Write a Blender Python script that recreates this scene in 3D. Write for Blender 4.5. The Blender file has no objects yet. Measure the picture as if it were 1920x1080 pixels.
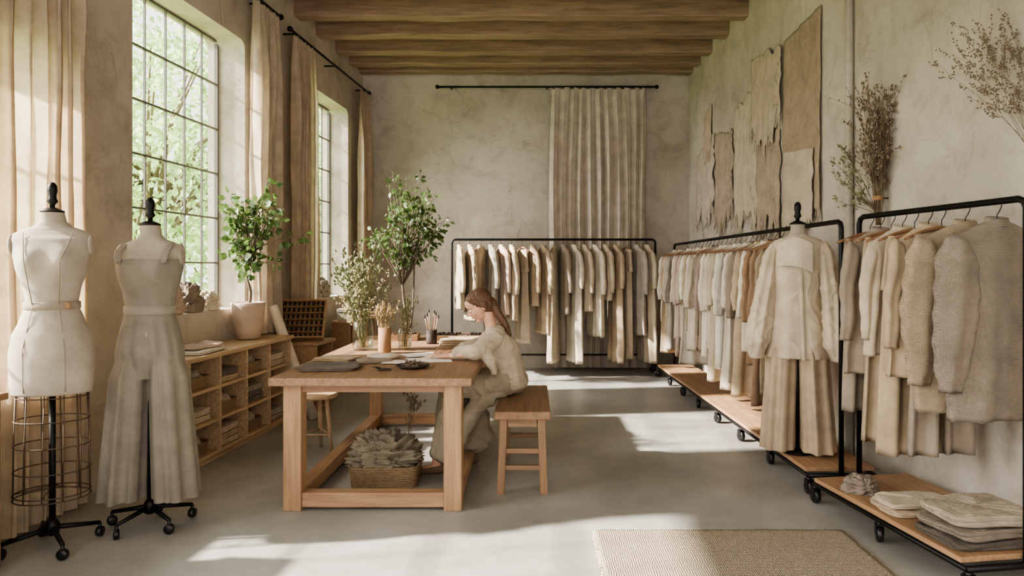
import bpy, math, random
from mathutils import Vector, Matrix, noise
R = random.Random(7)
SC = bpy.context.scene
COL = SC.collection
pi = math.pi

# ------------------------------------------------------------------ utils
def lin(c):
    r = []
    for x in c:
        x = x / 255.0
        r.append(x / 12.92 if x <= 0.04045 else ((x + 0.055) / 1.055) ** 2.4)
    return tuple(r)

class G:
    def __init__(s):
        s.v = []; s.f = []; s.s = []
    def add(s, vs, fs, smooth=True, M=None):
        o = len(s.v)
        for p in vs:
            p = Vector(p)
            if M is not None: p = M @ p
            s.v.append(p)
        for f in fs:
            s.f.append([i + o for i in f]); s.s.append(smooth)
        return s
    def box(s, a, b, M=None):
        x0, y0, z0 = a; x1, y1, z1 = b
        vs = [(x0,y0,z0),(x1,y0,z0),(x1,y1,z0),(x0,y1,z0),(x0,y0,z1),(x1,y0,z1),(x1,y1,z1),(x0,y1,z1)]
        return s.add(vs, [(0,3,2,1),(4,5,6,7),(0,1,5,4),(1,2,6,5),(2,3,7,6),(3,0,4,7)], False, M)
    def loft(s, rings, cap=True, M=None, smooth=True):
        n = len(rings[0]); vs = [p for r in rings for p in r]; fs = []
        for i in range(len(rings) - 1):
            for j in range(n):
                k = (j + 1) % n
                fs.append((i*n+j, i*n+k, (i+1)*n+k, (i+1)*n+j))
        if cap:
            fs.append(tuple(range(n))[::-1]); fs.append(tuple(range((len(rings)-1)*n, len(rings)*n)))
        return s.add(vs, fs, smooth, M)
    def tube(s, pts, rad, n=8, cap=True, M=None):
        pts = [Vector(p) for p in pts]
        if not hasattr(rad, '__len__'): rad = [rad] * len(pts)
        rings = []; up = None
        for i, p in enumerate(pts):
            d = (pts[min(i+1, len(pts)-1)] - pts[max(i-1, 0)]).normalized()
            if up is None:
                up = Vector((0, 0, 1)) if abs(d.z) < .9 else Vector((1, 0, 0))
            a = d.cross(up)
            if a.length < 1e-5: a = d.cross(Vector((0, 1, 0)))
            a.normalize(); b = a.cross(d).normalized(); up = b
            rings.append([p + (a*math.cos(2*pi*k/n) + b*math.sin(2*pi*k/n)) * rad[i] for k in range(n)])
        return s.loft(rings, cap, M)
    def lathe(s, prof, n=28, c=(0,0,0), M=None, cap=True):
        rings = [[(c[0]+r*math.cos(2*pi*k/n), c[1]+r*math.sin(2*pi*k/n), c[2]+z) for k in range(n)] for r, z in prof]
        return s.loft(rings, cap, M)
    def ell(s, c, r, n=14, m=8, M=None):
        if not hasattr(r, '__len__'): r = (r, r, r)
        rings = []
        for i in range(1, m):
            a = pi * i / m
            rings.append([(c[0]+r[0]*math.sin(a)*math.cos(2*pi*k/n), c[1]+r[1]*math.sin(a)*math.sin(2*pi*k/n), c[2]-r[2]*math.cos(a)) for k in range(n)])
        return s.loft(rings, True, M)
    def chain(s, pts, M=None, n=12, m=8, step=.35):
        for a, b in zip(pts[:-1], pts[1:]):
            d = math.dist(a[:3], b[:3]); rr = min(a[3:6] + b[3:6])
            k = max(2, int(d / (rr * step)) + 1); k = min(k, 26)
            for i in range(k + 1):
                t = i / k
                q = [a[j] + (b[j] - a[j]) * t for j in range(6)]
                s.ell(q[:3], q[3:6], n, m, M)
        return s
    def mesh(s, name):
        me = bpy.data.meshes.new(name)
        me.from_pydata([tuple(v) for v in s.v], [], s.f)
        me.polygons.foreach_set('use_smooth', s.s)
        me.update()
        return me

def mk(name, g, mat, parent=None, loc=(0,0,0), rot=(0,0,0), label=None, cat=None, group=None, kind=None, bevel=0, bseg=2):
    me = g if isinstance(g, bpy.types.Mesh) else g.mesh(name)
    o = bpy.data.objects.new(name, me)
    COL.objects.link(o)
    if mat is not None:
        if len(me.materials) == 0: me.materials.append(mat)
    o.location = loc; o.rotation_euler = rot
    if parent is not None: o.parent = parent
    tag(o, label, cat, group, kind)
    if bevel:
        b = o.modifiers.new('bevel', 'BEVEL'); b.width = bevel; b.segments = bseg; b.limit_method = 'ANGLE'
    return o

def tag(o, label=None, cat=None, group=None, kind=None):
    if label: o['label'] = label
    if cat: o['category'] = cat
    if group: o['group'] = group
    if kind: o['kind'] = kind

def root(name, loc, rotz, label, cat, group=None, kind=None):
    o = bpy.data.objects.new(name, None); COL.objects.link(o)
    o.empty_display_size = .1
    o.location = loc; o.rotation_euler = (0, 0, rotz)
    tag(o, label, cat, group, kind)
    return o

def copy_tree(parts):
    m = {}
    for o in parts:
        c = o.copy(); m[o] = c; COL.objects.link(c)
        if o.parent in m: c.parent = m[o.parent]
    return [m[o] for o in parts]

def fuse(g, voxel, smooth=4, name='fused', wr=0, wscale=(1,1,1), fn=None, off=.35):
    me = g.mesh('tmp'); o = bpy.data.objects.new('tmp', me); COL.objects.link(o)
    r = o.modifiers.new('r', 'REMESH'); r.mode = 'VOXEL'; r.voxel_size = voxel
    if smooth:
        s = o.modifiers.new('s', 'SMOOTH'); s.iterations = smooth; s.factor = .5
    dg = bpy.context.evaluated_depsgraph_get(); dg.update()
    out = bpy.data.meshes.new_from_object(o.evaluated_get(dg))
    bpy.data.objects.remove(o)
    out.name = name
    if wr or fn:
        out.update()
        ns = [v.normal.copy() for v in out.vertices]
        for v, nn in zip(out.vertices, ns):
            p = v.co
            if wr:
                q = Vector((p.x*wscale[0], p.y*wscale[1], p.z*wscale[2]))
                q = q + Vector((noise.noise(p*5), noise.noise(p*5+Vector((9,1,2))), 0))*1.2
                d = (1 - abs(noise.noise(q)) * 2)**3
                v.co = p + nn * wr * (d - off + .35*noise.noise(q * 2.3))
            if fn: v.co = fn(v.co)
    out.polygons.foreach_set('use_smooth', [True]*len(out.polygons))
    out.update()
    return out

# ------------------------------------------------------------------ materials
MC = {}
def newmat(name):
    m = bpy.data.materials.new(name); m.use_nodes = True
    nt = m.node_tree; b = nt.nodes['Principled BSDF']
    return m, nt, b
def N(nt, t, **k):
    n = nt.nodes.new(t)
    for a, v in k.items():
        if a in n.inputs.keys(): n.inputs[a].default_value = v
        else: setattr(n, a, v)
    return n
def ramp(nt, c0, c1, p0=.3, p1=.7):
    r = nt.nodes.new('ShaderNodeValToRGB')
    r.color_ramp.elements[0].position = p0; r.color_ramp.elements[1].position = p1
    r.color_ramp.elements[0].color = (*c0, 1); r.color_ramp.elements[1].color = (*c1, 1)
    return r
def sc(c, k): return tuple(min(1, x*k) for x in c)

def surf(name, c, rough=.7, nscale=3, var=.15, bscale=40, bump=.2, stretch=(1,1,1), metal=0, c2=None, det=6, bdist=.01, big=0):
    if name in MC: return MC[name]
    m, nt, b = newmat(name); L = nt.links
    tc = N(nt, 'ShaderNodeTexCoord'); mp = N(nt, 'ShaderNodeMapping'); mp.inputs['Scale'].default_value = stretch
    L.new(tc.outputs['Object'], mp.inputs['Vector'])
    n1 = N(nt, 'ShaderNodeTexNoise', Scale=nscale, Detail=det, Roughness=.6); L.new(mp.outputs[0], n1.inputs['Vector'])
    r = ramp(nt, sc(c, 1-var), c2 if c2 else sc(c, 1+var)); L.new(n1.outputs['Fac'], r.inputs[0])
    colout = r.outputs[0]
    if big:
        n3 = N(nt, 'ShaderNodeTexNoise', Scale=big, Detail=8, Roughness=.7, Distortion=.5); L.new(mp.outputs[0], n3.inputs['Vector'])
        r3 = ramp(nt, (.74,.73,.71), (1.0,1.0,1.0), .38, .58); L.new(n3.outputs['Fac'], r3.inputs[0])
        mx = N(nt, 'ShaderNodeMix', data_type='RGBA', blend_type='MULTIPLY'); mx.inputs[0].default_value = .8
        L.new(r.outputs[0], mx.inputs[6]); L.new(r3.outputs[0], mx.inputs[7]); colout = mx.outputs[2]
    L.new(colout, b.inputs['Base Color'])
    n2 = N(nt, 'ShaderNodeTexNoise', Scale=bscale, Detail=5); L.new(mp.outputs[0], n2.inputs['Vector'])
    bp = N(nt, 'ShaderNodeBump', Strength=bump, Distance=bdist); L.new(n2.outputs['Fac'], bp.inputs['Height']); L.new(bp.outputs[0], b.inputs['Normal'])
    b.inputs['Roughness'].default_value = rough; b.inputs['Metallic'].default_value = metal
    MC[name] = m; return m

def wood(name, c, axis='z', rough=.5, var=.3, st_=16):
    st = {'x': (1,st_,st_), 'y': (st_,1,st_), 'z': (st_,st_,1)}[axis]
    return surf(name+'_'+axis, c, rough, 2.6, var, 10, .35, st, det=10)

def fabric(rgb, kind='linen', trans=0.0):
    key = 'fabric_%s_%d_%d_%d_%d' % (kind, *rgb, int(trans*10))
    if key in MC: return MC[key]
    c = lin(rgb)
    m, nt, b = newmat(key); L = nt.links
    tc = N(nt, 'ShaderNodeTexCoord')
    n1 = N(nt, 'ShaderNodeTexNoise', Scale=7, Detail=6, Roughness=.65); L.new(tc.outputs['Object'], n1.inputs['Vector'])
    r = ramp(nt, sc(c, .78), sc(c, 1.15)); L.new(n1.outputs['Fac'], r.inputs[0])
    sca = {'linen': 130, 'knit': 88}[kind]
    bs = {'linen': .3, 'knit': .8}[kind]
    dst = {'linen': 1.5, 'knit': 4}[kind]
    w1 = N(nt, 'ShaderNodeTexWave', Scale=sca, Distortion=dst, Detail=2); w1.bands_direction = 'X'
    w2 = N(nt, 'ShaderNodeTexWave', Scale=sca*(1 if kind == 'linen' else .6), Distortion=dst, Detail=2); w2.bands_direction = 'Z'
    L.new(tc.outputs['Object'], w1.inputs['Vector']); L.new(tc.outputs['Object'], w2.inputs['Vector'])
    ad = N(nt, 'ShaderNodeMath', operation='ADD'); L.new(w1.outputs['Fac'], ad.inputs[0]); L.new(w2.outputs['Fac'], ad.inputs[1])
    ad2 = N(nt, 'ShaderNodeMath', operation='MULTIPLY_ADD'); L.new(n1.outputs['Fac'], ad2.inputs[0]); ad2.inputs[1].default_value = 2.0; L.new(ad.outputs[0], ad2.inputs[2])
    bp = N(nt, 'ShaderNodeBump', Strength=bs, Distance=.004 if kind != 'linen' else .0018); L.new(ad2.outputs[0], bp.inputs['Height'])
    L.new(bp.outputs[0], b.inputs['Normal'])
    mx = N(nt, 'ShaderNodeMix', data_type='RGBA', blend_type='MULTIPLY'); mx.inputs[0].default_value = .18 if kind == 'linen' else .3
    L.new(r.outputs[0], mx.inputs[6]); L.new(ad.outputs[0], mx.inputs[7]); L.new(mx.outputs[2], b.inputs['Base Color'])
    b.inputs['Roughness'].default_value = .92
    b.inputs['Sheen Weight'].default_value = .08
    b.inputs['Specular IOR Level'].default_value = .15
    if trans:
        out = nt.nodes['Material Output']; t = N(nt, 'ShaderNodeBsdfTranslucent'); L.new(r.outputs[0], t.inputs['Color'])
        ms = N(nt, 'ShaderNodeMixShader'); ms.inputs[0].default_value = trans
        L.new(b.outputs[0], ms.inputs[1]); L.new(t.outputs[0], ms.inputs[2]); L.new(ms.outputs[0], out.inputs['Surface'])
    MC[key] = m; return m

def plaster(name, c, dark):
    m, nt, b = newmat(name); L = nt.links
    tc = N(nt, 'ShaderNodeTexCoord')
    big = N(nt, 'ShaderNodeTexNoise', Scale=.8, Detail=9, Roughness=.68); L.new(tc.outputs['Object'], big.inputs['Vector'])
    mid = N(nt, 'ShaderNodeTexNoise', Scale=3.5, Detail=10, Roughness=.72, Distortion=.7); L.new(tc.outputs['Object'], mid.inputs['Vector'])
    r1 = ramp(nt, dark, c, .34, .6); L.new(big.outputs['Fac'], r1.inputs[0])
    r2 = ramp(nt, (.62,.59,.55), (1,1,1), .36, .5); L.new(mid.outputs['Fac'], r2.inputs[0])
    mx = N(nt, 'ShaderNodeMix', data_type='RGBA', blend_type='MULTIPLY'); mx.inputs[0].default_value = .45
    L.new(r1.outputs[0], mx.inputs[6]); L.new(r2.outputs[0], mx.inputs[7]); L.new(mx.outputs[2], b.inputs['Base Color'])
    sn = N(nt, 'ShaderNodeTexNoise', Scale=2.6, Detail=9, Roughness=.6, Distortion=.9); L.new(tc.outputs['Object'], sn.inputs['Vector'])
    fine = N(nt, 'ShaderNodeTexNoise', Scale=45, Detail=4); L.new(tc.outputs['Object'], fine.inputs['Vector'])
    r3 = ramp(nt, (0,0,0), (1,1,1), .36, .44); L.new(sn.outputs['Fac'], r3.inputs[0])
    ma = N(nt, 'ShaderNodeMath', operation='MULTIPLY_ADD'); L.new(fine.outputs['Fac'], ma.inputs[0]); ma.inputs[1].default_value = .3; L.new(r3.outputs[0], ma.inputs[2])
    bp = N(nt, 'ShaderNodeBump', Strength=.4, Distance=.016); L.new(ma.outputs[0], bp.inputs['Height']); L.new(bp.outputs[0], b.inputs['Normal'])
    b.inputs['Roughness'].default_value = .9; b.inputs['Specular IOR Level'].default_value = .2
    return m

M_wall = plaster('plaster_wall', lin((198,189,175)), lin((168,158,144)))
M_floor = surf('concrete_floor', lin((164,162,156)), .4, 1.6, .18, 30, .1, det=10, big=1.1)
M_oak = {a: wood('oak', lin((164,130,98)), a) for a in 'xyz'}
M_dark = {a: wood('walnut', lin((142,111,84)), a) for a in 'xyz'}
M_beam = wood('beam', lin((150,128,107)), 'x', .85, .34, 11)
M_ceil = wood('ceiling_board', lin((184,168,148)), 'y', .85)
M_pale = {a: wood('pale', lin((186,158,126)), a) for a in 'xyz'}
M_steel = surf('black_steel', lin((28,26,25)), .45, 20, .1, 80, .05, metal=.6)
M_frame = surf('window_steel', lin((98,95,88)), .5, 20, .1, 80, .05)
M_wheel = surf('black_rubber', lin((22,21,21)), .4, 20, .1, 60, .05)
M_terra = surf('pale_clay', lin((188,166,146)), .85, 5, .15, 50, .2)
M_soil = surf('soil', lin((60,45,34)), .95, 30, .4, 60, .8)
M_bark = surf('bark', lin((120,106,88)), .9, 20, .3, 60, .5)
M_bark2 = surf('brown_stem', lin((112,94,72)), .9, 20, .3, 60, .3)
M_skin = surf('skin', lin((216,168,140)), .55, 8, .06, 120, .04)
M_hair = surf('brown_hair', lin((100,72,50)), .45, 6, .35, 9, .6, (30,30,2))
M_paper = surf('paper', lin((232,226,214)), .8, 8, .04, 60, .05)
M_wicker = surf('wicker', lin((140,116,88)), .8, 40, .4, 50, .7, (1,1,4))
M_kraft = surf('kraft', lin((155,118,84)), .8, 8, .1, 60, .1)
M_darkbit = surf('dark_seed', lin((52,40,34)), .7, 30, .3, 60, .3)
M_dry = surf('dried_stalk', lin((162,140,102)), .9, 30, .3, 60, .3)
M_drygreen = surf('dried_green_leaf', lin((118,122,86)), .8, 12, .35, 60, .2)
M_drybrown = surf('dried_brown_leaf', lin((120,103,84)), .9, 12, .3, 60, .2)
M_cord = surf('white_eye', lin((235,232,226)), .3, 5, .02, 10, .0)
M_iris = surf('dark_iris', lin((45,32,25)), .2, 5, .02, 10, .0)
M_form = fabric((166,155,139))
M_seam = fabric((140,129,114))
M_grass = surf('grass', lin((150,175,110)), .9, 3, .3, 60, .4)

def leafmat(name, c, c2, tr=.4):
    m, nt, b = newmat(name); L = nt.links
    tc = N(nt, 'ShaderNodeTexCoord'); n1 = N(nt, 'ShaderNodeTexNoise', Scale=14, Detail=2); L.new(tc.outputs['Object'], n1.inputs['Vector'])
    r = ramp(nt, c, c2); L.new(n1.outputs['Fac'], r.inputs[0]); L.new(r.outputs[0], b.inputs['Base Color']); b.inputs['Roughness'].default_value = .45
    t = N(nt, 'ShaderNodeBsdfTranslucent'); L.new(r.outputs[0], t.inputs['Color']); ms = N(nt, 'ShaderNodeMixShader'); ms.inputs[0].default_value = tr
    L.new(b.outputs[0], ms.inputs[1]); L.new(t.outputs[0], ms.inputs[2]); L.new(ms.outputs[0], nt.nodes['Material Output'].inputs['Surface'])
    return m
M_leaf = leafmat('green_leaf', lin((60,82,46)), lin((104,126,70)))
M_gleaf = leafmat('garden_leaf', lin((140,176,110)), lin((206,226,170)), .5)

m, nt, b = newmat('window_glass')
tr = N(nt, 'ShaderNodeBsdfTransparent'); gl = N(nt, 'ShaderNodeBsdfGlossy', Roughness=.03); ms = N(nt, 'ShaderNodeMixShader'); ms.inputs[0].default_value = .04
nt.links.new(tr.outputs[0], ms.inputs[1]); nt.links.new(gl.outputs[0], ms.inputs[2]); nt.links.new(ms.outputs[0], nt.nodes['Material Output'].inputs['Surface'])
M_glass = m
m, nt, b = newmat('jar_glass')
tr = N(nt, 'ShaderNodeBsdfTransparent'); tr.inputs[0].default_value = (.9,.92,.89,1); gl = N(nt, 'ShaderNodeBsdfGlossy', Roughness=.05); ms = N(nt, 'ShaderNodeMixShader'); lw = N(nt, 'ShaderNodeLayerWeight', Blend=.3)
nt.links.new(lw.outputs['Facing'], ms.inputs[0])
nt.links.new(tr.outputs[0], ms.inputs[1]); nt.links.new(gl.outputs[0], ms.inputs[2]); nt.links.new(ms.outputs[0], nt.nodes['Material Output'].inputs['Surface'])
M_jar = m

m, nt, b = newmat('woven_jute'); L = nt.links
tc = N(nt, 'ShaderNodeTexCoord')
w1 = N(nt, 'ShaderNodeTexWave', Scale=20, Distortion=2.5, Detail=2); w1.bands_direction = 'Y'
w2 = N(nt, 'ShaderNodeTexWave', Scale=30, Distortion=3.5, Detail=2); w2.bands_direction = 'X'
L.new(tc.outputs['Object'], w1.inputs[0]); L.new(tc.outputs['Object'], w2.inputs[0])
mu = N(nt, 'ShaderNodeMath', operation='MULTIPLY'); L.new(w1.outputs['Fac'], mu.inputs[0]); L.new(w2.outputs['Fac'], mu.inputs[1])
r = ramp(nt, lin((134,120,102)), lin((208,195,172)), .0, .5); L.new(mu.outputs[0], r.inputs[0]); L.new(r.outputs[0], b.inputs['Base Color'])
bp = N(nt, 'ShaderNodeBump', Strength=.8, Distance=.008); L.new(mu.outputs[0], bp.inputs['Height']); L.new(bp.outputs[0], b.inputs['Normal']); b.inputs['Roughness'].default_value = .95
M_rug = m

# ------------------------------------------------------------------ room
YB = 9.24
def XL(y): return -2.27 - (YB - y) * .07
def XR(y): return 2.07 + (YB - y) * .05
CZ = 4.07
def lw_box(g, y0, y1, n0, n1, z0, z1):
    vs = []
    for z in (z0, z1):
        vs += [(XL(y0)-n1, y0, z), (XL(y0)-n0, y0, z), (XL(y1)-n0, y1, z), (XL(y1)-n1, y1, z)]
    g.add(vs, [(0,3,2,1),(4,5,6,7),(0,1,5,4),(1,2,6,5),(2,3,7,6),(3,0,4,7)], False)
WT = .32
wins = [(1.3, 3.9, .75, 2.5), (4.5, 6.0, 1.0, 3.3), (7.2, 8.65, 1.0, 3.3)]
g = G(); yy = -1.0
for (a, b_, z0, z1) in wins:
    lw_box(g, yy, a, 0, WT, 0, CZ+.1)
    lw_box(g, a, b_, 0, WT, 0, z0); lw_box(g, a, b_, 0, WT, z1, CZ+.1)
    for (yc, sg) in ((a, 1), (b_, -1)):
        rr = .08; prof = [(yc, z1)]
        for k in range(9):
            t = pi/2*k/8
            prof.append((yc + sg*(rr - rr*math.cos(t)), z1 - rr + rr*math.sin(t)) )
        n = len(prof)
        vs = [(XL(y), y, z) for y, z in prof] + [(XL(y)-WT, y, z) for y, z in prof]
        fs = [tuple(range(n)), tuple(range(n, 2*n))[::-1]] + [(i, (i+1) % n, (i+1) % n + n, i+n) for i in range(n)]
        g.add(vs, fs, False)
    yy = b_
lw_box(g, yy, YB+.3, 0, WT, 0, CZ+.1)
mk('wall_left', g, M_wall, kind='structure')
g = G(); vs = []
for z in (0, CZ+.1):
    vs += [(XR(-1), -1, z), (XR(-1)+.2, -1, z), (XR(YB+.2)+.2, YB+.2, z), (XR(YB+.2), YB+.2, z)]
g.add(vs, [(0,3,2,1),(4,5,6,7),(0,1,5,4),(1,2,6,5),(2,3,7,6),(3,0,4,7)], False)
mk('wall_right', g, M_wall, kind='structure')
mk('wall_back', G().box((-2.6, YB, 0), (2.4, YB+.2, CZ+.1)), M_wall, kind='structure')
mk('floor', G().box((-3.3, -1, -.12), (2.9, YB+.2, 0)), M_floor, kind='structure')
mk('ceiling', G().box((-3.3, -1, CZ), (2.9, YB+.2, CZ+.12)), M_ceil, kind='structure')
yb = [9.02, 8.68, 8.2, 7.6, 7.02, 6.35, 5.7, 5.05, 4.4, 3.7, 3.0, 2.3, 1.6, .9, .2]
for i, y in enumerate(yb):
    g = G(); rings = []
    nx = 24
    for k in range(nx + 1):
        x = XL(y) + (XR(y) - XL(y)) * k / nx
        w = .012*noise.noise(Vector((x*1.7, y*3, 0))); h = .012*noise.noise(Vector((x*1.7, y*3, 5)))
        rings.append([(x, y, CZ), (x, y+w, 3.9+h), (x, y+.012+w, 3.89+h), (x, y+.148+w, 3.89+h), (x, y+.16+w, 3.9+h), (x, y+.16, CZ)])
    g.loft(rings, True, smooth=False)
    mk('trim_%d' % (i+1), g, M_beam, kind='structure', label='rough-hewn brown timber ceiling beam')
y = 4.95
mk('trim_%d' % (len(yb)+1), G().tube([(XR(y)-.03, y, 0), (XR(y)-.03, y, CZ)], .028, 12), M_wall, kind='structure', label='vertical plastered pipe on the right wall')

for wi, (a, b_, z0, z1) in enumerate(wins):
    r = root('window_%d' % (wi+1), (0,0,0), 0, None, None, kind='structure')
    n0 = .235; g = G()
    cols = 8 if wi == 0 else 6; rows = 6 if wi else 4
    lw_box(g, a, b_, n0-.01, n0+.02, z0, z0+.02); lw_box(g, a, b_, n0-.01, n0+.02, z1-.02, z1)
    lw_box(g, a, a+.02, n0-.01, n0+.02, z0, z1); lw_box(g, b_-.02, b_, n0-.01, n0+.02, z0, z1)
    for k in range(1, cols):
        y = a + (b_-a)*k/cols; w = .004
        lw_box(g, y-w, y+w, n0-.006, n0+.010, z0, z1)
    for k in range(1, rows):
        z = z0 + (z1-z0)*k/rows; w = .0065
        lw_box(g, a, b_, n0-.009, n0+.012, z-w, z+w)
    mk('window_frame', g, M_frame, r)
    g = G(); g.add([(XL(a)-n0-.005, a, z0), (XL(b_)-n0-.005, b_, z0), (XL(b_)-n0-.005, b_, z1), (XL(a)-n0-.005, a, z1)], [(0,1,2,3)], False)
    mk('pane', g, M_glass, r)

mk('ground', G().box((-40, -10, -.3), (-3.35, 50, -.12)), M_grass, kind='structure')

# ------------------------------------------------------------------ plants
def leaf(g, p, d, size, wd=.5, droop=0):
    d = d.normalized(); up = Vector((R.uniform(-1,1), R.uniform(-1,1), R.uniform(-.2,1)))
    a = d.cross(up)
    if a.length < .01: a = Vector((1,0,0))
    a.normalize(); n = a.cross(d).normalized()
    w = size*wd
    vs = [p, p+d*size*.35+a*w*.5, p+d*size*.7+a*w*.4, p+d*size-n*size*.1, p+d*size*.7-a*w*.4, p+d*size*.35-a*w*.5, p+d*size*.5-n*size*.07]
    g.add(vs, [(0,1,2,6),(6,2,3),(6,3,4),(0,6,4,5)], True)
def rv(): 
    while 1:
        v = Vector((R.uniform(-1,1), R.uniform(-1,1), R.uniform(-1,1)))
        if .05 < v.length < 1: return v
def canopy(gb, gl, base, trunk_top, cen, rad, nbr, nleaf, size, wd=.6, r0=.014, xmin=None):
    base = Vector(base); tt = Vector(trunk_top); cen = Vector(cen)
    pts = []
    for i in range(9):
        t = i/8; p = base.lerp(tt, t) + Vector((math.sin(t*7)*.02, math.cos(t*5)*.02-.02, 0)); pts.append(p)
    gb.tube(pts, [r0*(1-.5*i/8) for i in range(9)], 8)
    for k in range(nbr):
        v = rv(); v = v.normalized() * (R.uniform(.45, 1.1))
        e = cen + Vector((v.x*rad[0], v.y*rad[1], v.z*rad[2]))
        if xmin is not None and e.x < xmin: e.x = xmin + R.uniform(0,.05)
        st = pts[R.randint(5, 8)]
        mid = st.lerp(e, .5) + Vector((R.uniform(-.05,.05), R.uniform(-.05,.05), rad[2]*.15))
        bp = []
        for i in range(6):
            t = i/5; bp.append(st*(1-t)**2 + mid*2*t*(1-t) + e*t*t)
        gb.tube(bp, [r0*.42*(1-.75*i/5) for i in range(6)], 5)
        for j in range(nleaf):
            t = R.uniform(.6, 1.02); i = min(4, int(t*5)); p = bp[i].lerp(bp[i+1], t*5-i) if t < 1 else bp[5]
            off = rv(); p2 = p + Vector((off.x, off.y, off.z))*size*.9
            gb.tube([p, p2], .0012, 3, False) if size < .09 and R.random() < .5 else None
            d = off + Vector((0,0,-.2)) + (e-cen)*.5
            leaf(gl, p2, d, size*R.uniform(.6, 1.15), wd)

# cabinets -----------------------------------------------------------
ang_l = math.atan2(1, .07)
def shelf_unit(name, loc, rz, L, D, H, cols, rows, mats, label, z0=.04):
    r = root(name, loc, rz, label, 'shelf')
    t = .022; g = G()
    g.box((0, 0, z0), (L, D, z0+t)); g.box((0, D-.012, z0), (L, D, H-.03))
    for k in range(cols+1):
        x = (L-t)*k/cols; g.box((x, 0, z0), (x+t, D-.012, H-.03))
    for k in range(1, rows):
        z = z0 + (H-.03-z0)*k/rows; g.box((t, .004, z), (L-t, D-.012, z+t))
    g.box((.01, .02, 0), (L-.01, D-.02, z0))
    mk('body', g, mats['x'], r, bevel=.002)
    mk('worktop', G().box((-.02, -.02, H-.03), (L+.02, D, H)), mats['x'], r, bevel=.004)
    return r
cabM = Matrix.Translation((-2.235, 4.5, 0)) @ Matrix.Rotation(ang_l, 4, 'Z')
shelf_unit('shelving_unit', (-2.235, 4.5, 0), ang_l, 1.58, .33, .75, 4, 3, M_pale, 'low pale oak cubby shelving unit beneath the window')

# folded cloth ------------------------------------------------------
def folded(w, d, h, layers=3, seed=0, n=30, wob=.01):
    g = G(); rows = 6*layers; rings = []
    for i in range(rows+1):
        t = i/rows; z = h*t
        bul = abs(math.sin(pi*layers*t))**.5
        k = .94 + .06*bul
        if i == 0 or i == rows: k = .93
        ring = []
        for j in range(n*2):
            a = 2*pi*j/(n*2); ca, sa = math.cos(a), math.sin(a)
            x = w/2*k*math.copysign(abs(ca)**.28, ca); y = d/2*k*math.copysign(abs(sa)**.28, sa)
            q = Vector((x*7+seed, y*7, int(t*layers*.999)*3.1))
            o = noise.noise(q)*wob*1.8; lay = noise.noise(Vector((seed, int(t*layers*.999)*1.7, 3)))*.06*w
            ring.append((x + o + lay, y + o*.6, z + (noise.noise(Vector((x*9, y*9, seed)))*wob*.8*t if i else 0)))
        rings.append(ring)
    g.loft(rings, False)
    top = rings[-1]
    rr = [top]
    for s in (.92, .75, .5, .25, .05):
        rr.append([(p[0]*s, p[1]*s, p[2] + wob*.3*(1-s) + noise.noise(Vector((p[0]*s*12, p[1]*s*12, seed+2)))*wob*.9) for p in top])
    g.loft(rr, False); g.add(rr[-1], [tuple(range(n*2))])
    g.add(rings[0], [tuple(range(n*2))[::-1]])
    return g
def crumple(w, d, h, seed=0, n=64, m=30, amp=.3, sq=.6):
    g = G(); rings = []
    for i in range(m+1):
        a = pi/2*i/m
        ring = []
        for j in range(n):
            b_ = 2*pi*j/n; cb, sb = math.cos(b_), math.sin(b_)
            cb = math.copysign(abs(cb)**sq, cb); sb = math.copysign(abs(sb)**sq, sb)
            ca = math.cos(a)**.6 if i < m else 0; sa = math.sin(a)
            v = Vector((ca*cb, ca*sb, sa))
            q = Vector((v.x*1.8+seed, v.y*1.8+seed*.7, v.z*3))
            q = q + Vector((noise.noise(q*1.1), noise.noise(q*1.1+Vector((5,5,5))), 0))*.7
            r1 = 1-2*abs(noise.noise(q*1.2)); r2 = 1-2*abs(noise.noise(q*2.9+Vector((3,1,7))))
            k = 1 + amp*(.55*(r1-.5) + .4*(r2-.5))
            if i == 0: k = .92+.08*k
            ring.append((v.x*w/2*k, v.y*d/2*k, max(0, v.z*h*(k*.8+.2))))
        rings.append(ring)
    g.loft(rings, True); return g
COLS = {'cream': (216,204,183), 'oatmeal': (192,177,154), 'sand': (180,160,134), 'taupe': (150,136,120), 'tan': (172,140,108),
        'brown': (144,118,96), 'ivory': (224,215,198), 'greige': (166,157,143), 'dark taupe': (110,99,88), 'pinkish beige': (196,174,158)}

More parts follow.
